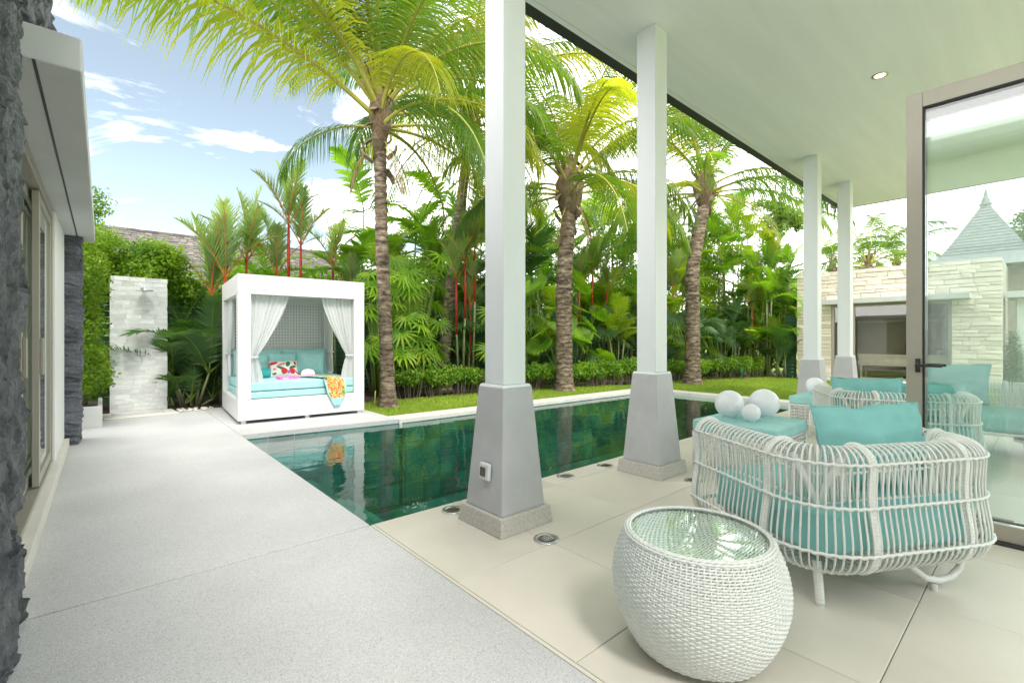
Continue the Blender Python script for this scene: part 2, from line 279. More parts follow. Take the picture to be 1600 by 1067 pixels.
# ------------------------------------------------------------------ mesh helpers
class MB:
    def __init__(s): s.v = []; s.f = []; s.m = []
    def add(s, vs, fs, mi=0):
        o = len(s.v); s.v += [tuple(p) for p in vs]; s.f += [tuple(i + o for i in f) for f in fs]; s.m += [mi] * len(fs); return s
    def box(s, x0, x1, y0, y1, z0, z1, mi=0):
        vs = [(x, y, z) for z in (z0, z1) for x, y in ((x0, y0), (x1, y0), (x1, y1), (x0, y1))]
        return s.add(vs, [(3, 2, 1, 0), (4, 5, 6, 7), (0, 1, 5, 4), (1, 2, 6, 5), (2, 3, 7, 6), (3, 0, 4, 7)], mi)
    def frustum(s, cx, cy, w0, d0, z0, w1, d1, z1, mi=0):
        vs = []
        for z, ww, dd in ((z0, w0, d0), (z1, w1, d1)): vs += [(cx + a * ww / 2, cy + b * dd / 2, z) for a, b in ((-1, -1), (1, -1), (1, 1), (-1, 1))]
        return s.add(vs, [(3, 2, 1, 0), (4, 5, 6, 7), (0, 1, 5, 4), (1, 2, 6, 5), (2, 3, 7, 6), (3, 0, 4, 7)], mi)
    def tube(s, pts, r, n=8, mi=0, cap=True, closed=False):
        pts = [Vector(p) for p in pts]; k = len(pts)
        rs = r if isinstance(r, (list, tuple)) else [r] * k
        up = Vector((0.13, 0.27, 0.95)); rings = []; prev = None
        for i in range(k):
            if closed: t = pts[(i + 1) % k] - pts[i - 1]
            else: t = pts[min(i + 1, k - 1)] - pts[max(i - 1, 0)]
            if t.length < 1e-9: t = Vector((0, 0, 1))
            t.normalize()
            if prev is None:
                a = up if abs(t.dot(up)) < 0.95 else Vector((1, 0, 0)); u = (a - t * a.dot(t)).normalized()
            else:
                u = prev - t * prev.dot(t)
                u = u.normalized() if u.length > 1e-6 else t.orthogonal().normalized()
            prev = u; v = t.cross(u)
            rings.append([pts[i] + (u * math.cos(2 * math.pi * j / n) + v * math.sin(2 * math.pi * j / n)) * rs[i] for j in range(n)])
        vs = [p for rg in rings for p in rg]; fs = []
        for i in range(k if closed else k - 1):
            a, b = i * n, ((i + 1) % k) * n
            for j in range(n): fs.append((a + j, a + (j + 1) % n, b + (j + 1) % n, b + j))
        if cap and not closed: fs.append(tuple(range(n))[::-1]); fs.append(tuple((k - 1) * n + j for j in range(n)))
        return s.add(vs, fs, mi)
    def lathe(s, prof, n=32, c=(0, 0, 0), mi=0, cap=False):
        vs = []; fs = []; k = len(prof)
        for r, z in prof: vs += [(c[0] + r * math.cos(2 * math.pi * j / n), c[1] + r * math.sin(2 * math.pi * j / n), c[2] + z) for j in range(n)]
        for i in range(k - 1):
            for j in range(n): fs.append((i * n + j, i * n + (j + 1) % n, (i + 1) * n + (j + 1) % n, (i + 1) * n + j))
        if cap: fs.append(tuple(range(n))[::-1]); fs.append(tuple((k - 1) * n + j for j in range(n)))
        return s.add(vs, fs, mi)
    def sphere(s, c, r, n=24, m=14, sc=(1, 1, 1), mi=0):
        prof = [(r * math.sin(math.pi * i / m), -r * math.cos(math.pi * i / m)) for i in range(m + 1)]
        prof[0] = (r * 0.002, -r); prof[-1] = (r * 0.002, r); o = len(s.v); s.lathe(prof, n, (0, 0, 0), mi, True)
        for i in range(o, len(s.v)): p = s.v[i]; s.v[i] = (c[0] + p[0] * sc[0], c[1] + p[1] * sc[1], c[2] + p[2] * sc[2])
        return s
    def mesh(s, name, mats, smooth=False):
        me = bpy.data.meshes.new(name); me.from_pydata(s.v, [], s.f)
        for m in (mats if isinstance(mats, (list, tuple)) else [mats]): me.materials.append(MATS[m])
        if any(s.m): me.polygons.foreach_set('material_index', s.m)
        if smooth: me.polygons.foreach_set('use_smooth', [True] * len(me.polygons))
        me.update(); return me
    def build(s, name, mats, parent=None, smooth=False, bevel=0, loc=None, rot=None, seg=2):
        return link(name, s.mesh(name, mats, smooth), parent, bevel, loc, rot, seg)
def link(name, me, parent=None, bevel=0, loc=None, rot=None, seg=2):
    o = bpy.data.objects.new(name, me); C.objects.link(o); o.parent = parent
    if loc is not None: o.location = loc
    if rot is not None: o.rotation_euler = rot
    if bevel:
        b = o.modifiers.new('bevel', 'BEVEL'); b.width = bevel; b.segments = seg; b.limit_method = 'ANGLE'; b.angle_limit = R(40)
        b.harden_normals = False
    return o
def np_mesh(name, V, F, mats, mi=None, smooth=False):
    me = bpy.data.meshes.new(name); V = np.asarray(V, np.float32); F = np.asarray(F, np.int32); k = F.shape[1]
    me.vertices.add(len(V)); me.vertices.foreach_set('co', V.ravel()); me.loops.add(F.size); me.loops.foreach_set('vertex_index', F.ravel())
    me.polygons.add(len(F)); me.polygons.foreach_set('loop_start', np.arange(0, F.size, k, dtype=np.int32)); me.polygons.foreach_set('loop_total', np.full(len(F), k, np.int32))
    for m in (mats if isinstance(mats, (list, tuple)) else [mats]): me.materials.append(MATS[m])
    if mi is not None: me.polygons.foreach_set('material_index', np.asarray(mi, np.int32))
    me.update(calc_edges=True); me.validate(); return me
def tag(o, label, cat, group=None):
    o['label'] = label; o['category'] = cat
    if group: o['group'] = group
    return o
def thing(name, label, cat, loc=(0, 0, 0), rotz=0.0, group=None):
    o = bpy.data.objects.new(name, None); C.objects.link(o); o.empty_display_size = 0.1
    o.location = loc; o.rotation_euler = (0, 0, rotz); return tag(o, label, cat, group)
def struct(o): o['kind'] = 'structure'; return o
def dup(root, loc, rotz, label, group=None, skip=()):
    r = root.copy(); C.objects.link(r); r.location = loc; r.rotation_euler = (0, 0, rotz); r['label'] = label
    if group: r['group'] = group
    for ch in list(root.children):
        if ch.name.split('.')[0] in skip: continue
        c = ch.copy(); C.objects.link(c); c.parent = r
        for g_ in list(ch.children):
            d = g_.copy(); C.objects.link(d); d.parent = c
    return r

# ================================================================== SETTING
PX0, PX1, PY0, PY1 = 1.36, 10.25, 3.0, 6.52     # pool water rectangle
PYL = 6.95                                       # far pool edge by the cabana (slightly skewed end)
def far_y(x): return PYL - (PYL - 6.70) * (x - PX0) / (3.5 - PX0) if x < 3.5 else 6.68 - 0.16 * (x - 3.5) / (PX1 - 3.5)
# one ground sheet with the pool cut out
g = MB(); S = 600
ring = [(PX0 - .1, PY0 - .1), (PX1 + .1, PY0 - .1), (PX1 + .1, PY1 + .1), (PX0 - .1, PYL + .1)]
outer = [(-S, -S), (S, -S), (S, S), (-S, S)]
g.add([(x, y, -0.05) for x, y in outer + ring], [(0, 1, 5, 4), (1, 2, 6, 5), (2, 3, 7, 6), (3, 0, 4, 7)])
struct(g.build('ground', 'lawn'))
# lawn blades
def grass(name, polys, n, hgt, mat_):
    P = []
    areas = np.array([(x1 - x0) * (y1 - y0) for x0, x1, y0, y1 in polys]); cnt = (n * areas / areas.sum()).astype(int)
    for (x0, x1, y0, y1), k in zip(polys, cnt): P.append(np.c_[rng.uniform(x0, x1, k), rng.uniform(y0, y1, k)])
    P = np.vstack(P); k = len(P); a = rng.uniform(0, 2 * np.pi, k); h = hgt * rng.uniform(.5, 1.2, k); wd = 0.004 + 0.003 * rng.random(k)
    ln = rng.uniform(0, .8, k) * h; b = rng.uniform(0, 2 * np.pi, k); z0 = np.full(k, -0.052)
    V = np.empty((k, 3, 3)); V[:, 0] = np.c_[P[:, 0] - np.cos(a) * wd, P[:, 1] - np.sin(a) * wd, z0]; V[:, 1] = np.c_[P[:, 0] + np.cos(a) * wd, P[:, 1] + np.sin(a) * wd, z0]
    V[:, 2] = np.c_[P[:, 0] + np.cos(b) * ln, P[:, 1] + np.sin(b) * ln, z0 + h]
    o = link(name, np_mesh(name, V.reshape(-1, 3), np.arange(3 * k).reshape(-1, 3), mat_)); o['kind'] = 'stuff'
    return tag(o, 'short mown green lawn grass between pool and hedge', 'grass')
grass('lawn_grass', [(3.56, 10.7, 7.16, 9.0), (10.75, 17.0, 0.6, 7.6), (3.5, 6, 7.2, 9.0)], 150000, 0.055, 'grass_blade')
# deck of washed aggregate, in slabs with open joints
deck = bpy.data.objects.new('deck', None); C.objects.link(deck); struct(deck)
for x0, x1, y0, y1 in ((-0.6, PX0 - .004, PY0 + .008, 7.0), (-0.6, PX0 - .004, -4.0, PY0 - .008), (-0.6, PX0 - .004, 7.0 + .002, 10.0)):
    MB().box(x0, x1, y0, y1, -0.14, 0).build('deck_slab', 'aggregate', deck, bevel=0.004)
pf = MB(); top = [(PX0, 10.0), (PX0, PYL), (3.5, far_y(3.49)), (3.5, 10.0)]
pf.add([(x, y, -0.14) for x, y in top] + [(x, y, 0) for x, y in top], [(0, 1, 2, 3), (7, 6, 5, 4), (0, 4, 5, 1), (1, 5, 6, 2), (2, 6, 7, 3), (3, 7, 4, 0)])
pf.build('deck_slab', 'aggregate', deck, bevel=0.004)
MB().box(-0.55, 3.4, -3.9, 2.98, -0.16, -0.012).build('joint_bed', 'grout', deck)
MB().box(-0.55, PX0 - .05, 2.9, 9.95, -0.16, -0.012).build('joint_bed', 'grout', deck)
MB().box(PX0 - 0.003, PX0 + 0.014, -3.9, PY0 - .01, -0.1, 0.001).build('joint_strip', 'cream_tile', deck)
# terrace of cream stone tiles
ter = bpy.data.objects.new('terrace', None); C.objects.link(ter); struct(ter)
MB().box(PX0 + .015, 12.75, -3.6, 2.99, -0.15, -0.008).build('tile_bed', 'grout', ter)
ys = [3.0, 2.78, 2.0, 1.2, 0.4, -0.4, -1.2, -2.0, -2.8, -3.6]; xs = [PX0 + .018, 2.08] + [2.08 + .85 * k for k in range(1, 13)] + [12.75]
for j in range(len(ys) - 1):
    for i in range(len(xs) - 1):
        if xs[i + 1] - xs[i] < .05: continue
        MB().box(xs[i] + .002, xs[i + 1] - .002, ys[j + 1] + .002, ys[j] - .002, -0.03, rng.uniform(-.0006, .0006)).build('floor_tile', 'cream_tile', ter, bevel=0.002, seg=1)
# coping round the far side and end of the pool
cop = bpy.data.objects.new('pool_coping', None); C.objects.link(cop); struct(cop)
def slab4(pts, z0, z1, name, mat_, par, bev=.004):
    k = MB(); k.add([(x, y, z0) for x, y in pts] + [(x, y, z1) for x, y in pts], [(3, 2, 1, 0), (4, 5, 6, 7), (0, 1, 5, 4), (1, 2, 6, 5), (2, 3, 7, 6), (3, 0, 4, 7)])
    return k.build(name, mat_, par, bevel=bev)
x = 3.504
while x < PX1:
    x2 = min(x + .75, PX1); 
    slab4([(x, far_y(x)), (x2 - .003, far_y(x2)), (x2 - .003, far_y(x2) + .40), (x, far_y(x) + .40)], -0.147, -0.004, 'coping_stone', 'coping', cop); x = x2
y = far_y(PX1) + .40
while y > 0.9:
    y2 = max(y - .75, 0.9); slab4([(PX1, y2 + .003), (PX1 + .42, y2 + .003), (PX1 + .42, y), (PX1, y)], -0.147, -0.004, 'coping_stone', 'coping', cop) if y2 > 2.99 else None; y = y2
# pool basin
pool = bpy.data.objects.new('pool_basin', None); C.objects.link(pool); struct(pool)
b = MB(); zf = -1.35
c4 = [(PX0, PY0), (PX1, PY0), (PX1, far_y(PX1)), (3.5, far_y(3.51)), (3.5, far_y(3.49)), (PX0, PYL)]
n6 = len(c4)
b.add([(x, y, zf) for x, y in c4] + [(x, y, -0.148) for x, y in c4], [tuple(range(n6))] + [(i, n6 + i, n6 + (i + 1) % n6, (i + 1) % n6) for i in range(n6)])
b.build('basin_shell', 'pool_grout', pool)
tm = {}
def ptile(kind, sx, sy, sz):
    k = (kind, round(sx, 3), round(sy, 3))
    if k not in tm: tm[k] = MB().box(-sx / 2, sx / 2, -sy / 2, sy / 2, -sz / 2, sz / 2).mesh('pool_tile', 'pool_tile')
    return tm[k]
tw = (PX1 - PX0) / 22; th = (PY1 - PY0) / 11
for i in range(22):
    for j in range(11):
        link('pool_tile', ptile('f', tw - .008, th - .008, .016), pool, loc=(PX0 + tw * (i + .5), PY0 + th * (j + .5), zf + .009 + rng.uniform(0, .003)))
wt = 0.32
for i in range(28):      # wall tiles, far wall and end wall (the walls that show)
    for k in range(4):
        xx = PX0 + (i + .5) * wt
        if xx + wt / 2 > PX1: continue
        if xx < 3.5 and i % 1 == 0: ang = math.atan2(-.25, 2.14)
        else: ang = math.atan2(-.16, 6.75)
        link('wall_tile', ptile('w', wt - .006, .014, .312), pool, loc=(xx, far_y(xx) - .008, zf + .17 + k * .32), rot=(0, 0, ang))
# shallow entry bench at the deck end
MB().box(PX0 + .01, PX0 + .75, PY0 + .01, PY1 - .05, zf + .02, -0.62).build('entry_bench', 'pool_tile', pool, bevel=.01)
MB().box(PX0 + .76, PX0 + 1.25, PY0 + .01, PY1 - .05, zf + .02, -0.98).build('entry_bench', 'pool_tile', pool, bevel=.01)
wv = MB(); wv.add([(x, y, -0.075) for x, y in c4], [tuple(range(n6))]); struct(wv.build('pool_water', 'water'))

# planting bed soil behind the hedge
bedm = MB(); bedm.add([(3.2, 9.15, -0.04), (9.5, 8.3, -0.04), (17.2, 6.35, -0.04), (17.2, 14.5, -0.04), (-3, 14.5, -0.04), (-3, 10.0, -0.04)], [(0, 1, 2, 3, 4, 5)])
struct(bedm.build('planting_bed', 'soil'))
# ================================================================== TERRACE ROOF AND COLUMNS
rf = thing('terrace_roof', 'flat white terrace roof with dark edge trim carried by four columns', 'roof', (0, 0, 4.16))
MB().box(1.5, 12.43, -3.6, 2.96, 0, 0.22).build('ceiling', 'ceiling_paint', rf)
MB().box(1.37, 12.56, 2.96, 3.09, 0.012, 0.26).build('fascia', 'fascia_dark', rf)
MB().box(12.43, 12.56, -3.6, 2.96, 0.012, 0.26).build('fascia', 'fascia_dark', rf)
MB().box(1.37, 1.5, -3.6, 2.96, 0.012, 0.26).build('fascia', 'fascia_dark', rf)
MB().box(1.5, 12.43, -3.6, 2.96, 0.222, 0.25).build('roof_skin', 'fascia_dark', rf)
MB().box(1.52, 12.41, 2.895, 2.90, -0.004, 0.0).build('drip_groove', 'canopy_paint', rf)
dl = thing('downlight', 'small recessed spotlight in the terrace ceiling', 'light', (6.46, 1.21, 4.16))
MB().lathe([(0.075, -0.001), (0.075, -0.008), (0.055, -0.008), (0.05, -0.002)], 20).build('trim_ring', 'steel', dl, True)
m, t, b_ = mat_base('lamp_on'); b_.inputs['Emission Color'].default_value = (1, .72, .38, 1); b_.inputs['Emission Strength'].default_value = 2.5; b_.inputs['Base Color'].default_value = (.6, .45, .25, 1)
MB().lathe([(0.001, -0.003), (0.05, -0.003)], 20).build('lamp', 'lamp_on', dl)
def column(x, label):
    c = thing('column', label, 'column', (x, 2.47, 0), 0, 'white square columns along the pool')
    MB().frustum(0, 0, .47, .47, 0, .44, .44, .115).build('plinth', 'granite', c, bevel=.006)
    MB().frustum(0, 0, .385, .385, .1155, .262, .262, .925).build('pedestal', 'pedestal_grey', c, bevel=.006)
    MB().frustum(0, 0, .262, .262, .9255, .24, .24, .945).build('collar', 'white_paint', c, bevel=.004)
    MB().box(-.1, .1, -.1, .1, .945, 4.159).build('shaft', 'white_paint', c, bevel=.006)
    return c
c1 = column(2.1, 'white square column whose grey foot carries a power socket')
column(3.93, 'white square column with plain grey foot beside the second floor spotlight pair')
column(8.56, 'white square column standing behind the ottoman with a single white globe')
column(10.42, 'white square column at the far end of the terrace, before the stone pavilion')
so = thing('power_socket', 'small square weatherproof power socket on the grey column foot', 'socket', (1.92, 2.45, .375), 0)
so.rotation_euler = (0, R(-4.3) * -1, 0)
MB().box(-.022, .0, -.05, .05, -.055, .055).build('back_box', 'white_paint', so, bevel=.006)
MB().box(-.032, -.0225, -.043, .043, -.046, .046).build('frame', 'canopy_paint', so, bevel=.004)
MB().box(-.035, -.0325, -.028, .028, -.03, .03).build('window', 'dark_room', so, bevel=.002)
def uplight(x, y, label, lit):
    u = thing('floor_light', label, 'light', (x, y, .0012), 0, 'round steel floor spotlights')
    MB().lathe([(.082, 0), (.08, .006), (.06, .007), (.055, .003)], 28).build('rim', 'steel', u, True)
    MB().lathe([(.001, .002), (.055, .003)], 24).build('lens', 'dark_room', u)
    if lit:
        for k in range(4): MB().box(-.034 + k * .02, -.026 + k * .02, -.036, .036, .0035, .008).build('louvre', 'chrome', u)
uplight(2.09, 2.06, 'round steel floor spotlight with bright louvres in front of socket column', True)
uplight(3.18, 2.89, 'round dark floor spotlight at the pool edge between two columns', False)
uplight(3.74, 2.87, 'round steel floor spotlight tucked behind the plain grey column foot', True)
uplight(3.93, 2.05, 'round steel floor spotlight between column foot and wicker armchair', True)
uplight(1.93, 2.86, 'round steel floor spotlight half hidden behind socket column', True)

vm = thing('shade_wall', 'unseen plain white wall added behind the deck to shade its near end', 'house', (0, 0, 0))  # unseen wall, added so the near deck falls into soft shade
MB().box(-5, 1.35, -6.3, -6.02, 0, 5.5).build('wall', 'wall_white', vm)
# ================================================================== GLASS DOOR
gd = thing('glass_door', 'tall open glass door leaf with champagne aluminium frame and black lever handle', 'door', (4.15, 0, 0))
def sash(x, y1, y0, par, fm, h=2.9, st=.085, zb=.02, nm='sash'):
    s_ = MB().box(x - .028, x + .028, y1 - st, y1, zb, h).build(nm, fm, par, bevel=.003)
    MB().box(x - .028, x + .028, y0, y1 - st, h - .10, h).build('top_rail', fm, s_, bevel=.003)
    MB().box(x - .028, x + .028, y0, y1 - st, zb, zb + .10).build('bottom_rail', fm, s_, bevel=.003)
    MB().box(x - .031, x + .031, y1 - st - .012, y1 - st - .001, zb + .101, h - .101).build('gasket', 'black_rubber', s_)
    MB().box(x - .031, x + .031, y0, y1 - st - .013, h - .112, h - .101).build('gasket', 'black_rubber', s_)
    MB().box(x - .012, x + .012, y0 + .002, y1 - st - .013, zb + .101, h - .113).build('pane', 'door_glass', s_)
    return s_
sash(0, .63, -2.2, gd, 'champagne')
sash(.10, .60, -2.2, gd, 'black_rubber', 2.86, .05)
MB().box(-.06, .17, -2.2, .60, 0.001, .018).build('floor_track', 'fascia_dark', gd)
hd = MB(); hd.box(.03, .04, .555, .58, 1.03, 1.12); hd.tube([(.04, .568, 1.075), (.085, .568, 1.075)], .009, 10); hd.tube([(.082, .573, 1.075), (.085, .53, 1.077), (.083, .44, 1.075)], .009, 10)
hd.tube([(-.04, .568, 1.075), (-.085, .568, 1.075)], .009, 10); hd.tube([(-.082, .573, 1.075), (-.085, .53, 1.077), (-.083, .44, 1.075)], .009, 10); hd.box(-.04, -.03, .555, .58, 1.03, 1.12)
hd.build('handle', 'black_rubber', gd, True)

# ================================================================== LEFT HOUSE
lh = thing('villa_wing', 'villa wing with dark stone piers, flat grey canopy and sliding door', 'house', (0, 0, 0))
def rough_box(x0, x1, y0, y1, z0, z1, step, amp, seed, fr):
    bm = bmesh.new(); bmesh.ops.create_cube(bm, size=1)
    for v in bm.verts: v.co = Vector(((x0 + x1) / 2 + v.co.x * (x1 - x0), (y0 + y1) / 2 + v.co.y * (y1 - y0), (z0 + z1) / 2 + v.co.z * (z1 - z0)))
    for ax in range(3):
        lo, hi = ((x0, x1), (y0, y1), (z0, z1))[ax]; k = max(1, int((hi - lo) / step))
        for i in range(1, k):
            no = [0, 0, 0]; no[ax] = 1; co = [0, 0, 0]; co[ax] = lo + (hi - lo) * i / k
            bmesh.ops.bisect_plane(bm, geom=bm.verts[:] + bm.edges[:] + bm.faces[:], plane_co=co, plane_no=no)
    bm.normal_update(); cx, cy = (x0 + x1) / 2, (y0 + y1) / 2
    for v in bm.verts:
        q = v.co * fr + Vector((seed, seed * 2, 0)); q.z *= .75; d = 0
        for fq, am in ((1.5, 1.0), (3.6, .5), (8.0, .25)):
            qq = q * fq + Vector((mnoise.noise(q), mnoise.noise(q + Vector((5, 0, 3))), 0)) * .3; f_ = mnoise.voronoi(qq)[1][0]
            cv = Vector((mnoise.noise(f_ * 3.7 + Vector((.3, .7, .1))), mnoise.noise(f_ * 4.3 + Vector((7.3, .2, .9))), mnoise.noise(f_ * 3.1 + Vector((2.3, 9.2, 4.9)))))
            d += am * ((qq - f_).dot(cv) * 1.3 + mnoise.noise(f_ * 5.1 + Vector((1.7, 3.3, 8.8))) * .7)
        n = Vector((v.co.x - cx, v.co.y - cy, 0)); n = Vector((max(-1, min(1, n.x / (x1 - x0) * 2)) ** 3, max(-1, min(1, n.y / (y1 - y0) * 2)) ** 3, 0))
        v.co += n * amp * d + Vector((0, 0, 1)) * mnoise.noise(q * 3) * amp * .4 * (0.02 < (v.co.z - z0) / (z1 - z0) < .98)
    me = bpy.data.meshes.new('stone_pier'); bm.to_mesh(me); bm.free(); me.materials.append(MATS['slate']); me.polygons.foreach_set('use_smooth', [True] * len(me.polygons)); return me
me = rough_box(-.80, -.262, 1.75, 2.84, 0, 3.75, .0165, .036, 3.1, 5.0)
o = link('stone_pier', me, lh); o['label'] = 'jagged dark grey split-slate pier'
me = rough_box(-.80, -.262, 2.9, 4.45, 2.66, 3.75, .035, .05, 9.1, 7.0)
link('upper_stone_wall', me, lh)
# far pier of coursed blocks
pr = bpy.data.objects.new('block_pier', None); C.objects.link(pr); pr.parent = lh
bl_m = []
for v_ in range(5):
    bm = bmesh.new(); bmesh.ops.create_cube(bm, size=1); bmesh.ops.subdivide_edges(bm, edges=bm.edges[:], cuts=3, use_grid_fill=True)
    for q in bm.verts: q.co += Vector((mnoise.noise(q.co * 3 + Vector((v_ * 7, 0, 0))), mnoise.noise(q.co * 3 + Vector((0, v_ * 5, 9))), .4 * mnoise.noise(q.co * 3 + Vector((0, 9, v_ * 3))))) * .13
    me = bpy.data.meshes.new('stone_block'); bm.to_mesh(me); bm.free(); me.materials.append(MATS['slate_block']); bl_m.append(me)
z = 0; k = 0
while z < 2.44:
    h = random.uniform(.085, .14); h = min(h, 2.465 - z)
    for yy, dy in ((7.68, .22), (7.90, .22)):
        o = link('stone_block', bl_m[k % 5], pr, loc=(-.30 + random.uniform(-.012, .012), yy, z + h / 2)); o.scale = (.20 + random.uniform(0, .03), dy, h * .98); k += 1
    z += h
MB().box(-.42, -.24, 7.60, 8.0, 0, 2.46).build('core', 'slate_block', pr)
MB().box(-5, -.42, 7.4, 8.0, 0, 2.65).build('wall', 'wall_white', lh)
MB().box(-.50, -.335, 6.16, 7.56, .10, 2.469).build('wall', 'wall_white', lh, bevel=.004)
MB().box(-5, -.81, 2.86, 4.45, 2.66, 3.7).build('wall', 'wall_white', lh); MB().box(-5, -.86, 4.46, 7.4, 2.5, 2.68).build('overhead_slab', 'canopy_paint', lh)
MB().box(-5, -.81, 1.75, 2.84, 0, 3.7).build('wall', 'wall_white', lh)
MB().box(-5, -4.8, 2.84, 7.4, 0, 2.65).build('inner_wall', 'room_wall', lh)
MB().box(-4.8, -.6, 2.84, 7.4, -.02, .09).build('inner_floor', 'room_wall', lh)
MB().box(-.60, -.29, 2.92, 7.50, .001, .10).build('door_sill', 'coping', lh, bevel=.005)
MB().box(-5, -.42, -6.0, 1.72, 2.5, 3.7).build('wall', 'wall_white', lh); MB().box(-5, -.42, -6.0, -2.0, 0, 2.49).build('wall', 'wall_white', lh); MB().box(-5, -.42, 1.2, 1.72, 0, 2.49).build('wall', 'wall_white', lh)
MB().box(-.60, -.56, -2.0, 1.2, 0, 2.49).build('blind_panel', 'wall_white', lh)
MB().box(-5, -.02, -6.0, 2.4, 3.78, 3.95).build('overhead_slab', 'canopy_paint', lh)  # overhang added out of view to shade the canopy end and near deck
cn = MB().box(-.85, -.07, 2.91, 7.95, 2.47, 2.625).build('canopy', 'canopy_paint', lh, bevel=.008)
MB().box(-.232, -.220, 2.912, 7.94, 2.4675, 2.472).build('drip_groove', 'fascia_dark', cn)
sdr = thing('sliding_door', 'champagne framed sliding glass door half open under the grey canopy', 'door', (-.40, 0, .10))
fr = MB(); fr.box(-.06, .05, 6.08, 6.155, .003, 2.36); fr.box(-.06, .05, 2.9, 6.08, 2.28, 2.366); fr.box(-.06, .05, 2.9, 6.08, .003, .03); fr.build('frame', 'champagne', sdr, bevel=.003)
MB().box(-.25, .04, 2.92, 7.4, 2.367, 2.555).build('head_panel', 'wall_white', sdr)
def slid(x, y0, y1):
    f = MB(); f.box(x - .02, x + .02, y0, y0 + .07, .04, 2.27); f.box(x - .02, x + .02, y1 - .05, y1, .04, 2.27); f.box(x - .019, x + .019, y0 + .07, y1 - .05, .04, .12); f.box(x - .019, x + .019, y0 + .07, y1 - .05, 2.2, 2.27)
    p = f.build('panel', 'champagne', sdr, bevel=.003); MB().box(x - .008, x + .008, y0 + .07, y1 - .05, .12, 2.2).build('pane', 'clear_glass', p)
    hb = MB(); hb.box(x + .02, x + .045, y0 + .018, y0 + .05, .88, 1.16); hb.build('handle', 'champagne', p, bevel=.006)
slid(.022, 5.0, 6.07); slid(-.035, 4.62, 5.9)

# ================================================================== SHOWER
sw = thing('shower_wall', 'freestanding outdoor shower wall clad in pale marble tiles', 'shower wall', (.10, 10.22, 0), R(4))
MB().box(0.004, .766, .012, .17, 0, 2.235).build('core', 'marble_tile', sw)
z = .004; row = 0
tmm = {}
while z < 2.23:
    x = 0; off = [0, .11, .055, .16, .03][row % 5]; first = True
    while x < .768:
        w_ = (.205 - off) if first else .205; first = False
        if w_ < .02: w_ = .205
        w_ = min(w_, .77 - x); k = round(w_, 2)
        if w_ > .012:
            if k not in tmm: tmm[k] = MB().box(.0008, w_ - .0008, 0, .0115, 0, .0775).mesh('tile', 'marble_tile')
            link('tile', tmm[k], sw, loc=(x, rng.uniform(-.003, .0), z))
        x += w_
    z += .0795; row += 1
MB().box(-.004, .774, -.005, .172, 2.236, 2.25).build('cap', 'coping', sw)
sh = bpy.data.objects.new('shower_head', None); C.objects.link(sh); sh.parent = sw; sh.location = (.43, -.004, 2.08)
MB().tube([(0, 0, .05), (0, -.10, .05), (0, -.16, .035), (0, -.19, .0)], .016, 10).build('arm', 'chrome', sh, True)
MB().box(-.04, .04, -.01, -.003, .01, .09).build('wall_plate', 'chrome', sh, bevel=.004)
MB().lathe([(.001, .0), (.12, -.002), (.12, -.012), (.001, -.014)], 28, (0, -.19, 0)).build('rose', 'chrome', sh, True)
sv = bpy.data.objects.new('mixer_valve', None); C.objects.link(sv); sv.parent = sw; sv.location = (.40, -.004, 1.04)
MB().box(-.055, .055, -.03, -.004, -.055, .055).build('plate', 'steel', sv, bevel=.006)
MB().box(-.02, .02, -.075, -.031, -.075, .02).build('lever', 'steel', sv, bevel=.006)
tr = thing('shower_tray', 'low stone shower tray at the foot of marble wall', 'shower tray', (.02, 9.55, 0), R(4))
MB().box(0, .95, -.0, .62, .001, .022).build('slab', 'coping', tr, bevel=.004)
MB().box(0.12, .80, .18, .6, .0225, .032).build('foot_plate', 'aggregate', tr, bevel=.004)
pb_m = []
for v_ in range(4):
    k = MB(); k.sphere((0, 0, 0), 1, 8, 5, (1, random.uniform(.6, .9), random.uniform(.4, .6))); pb_m.append(k.mesh('pebble', 'pebble', True))
ps = thing('pebble_strip', 'strip of pale pebbles beside the shower tray', 'pebbles', (0, 0, 0))
for k in range(90):
    px_, py_ = (random.uniform(-.14, .0), random.uniform(9.6, 10.15)) if k < 30 else (random.uniform(1.0, 1.5), random.uniform(9.75, 10.1))
    o = link('pebble', pb_m[k % 4], ps, loc=(px_, py_, .012 + random.uniform(0, .01)), rot=(0, 0, random.uniform(0, 6))); r_ = random.uniform(.016, .034); o.scale = (r_,) * 3
pl = thing('planter_box', 'low white planter box holding the clipped shrub beside dark pier', 'planter', (0, 0, 0))
MB().box(-.50, .0, 8.85, 8.90, .0, .30).build('front_panel', 'canopy_paint', pl, bevel=.004)
MB().box(-.05, .0, 8.901, 10.1, .0, .30).build('side_panel', 'canopy_paint', pl, bevel=.004)
MB().box(-.50, -.051, 8.901, 10.1, .0, .26).build('soil_fill', 'soil', pl)
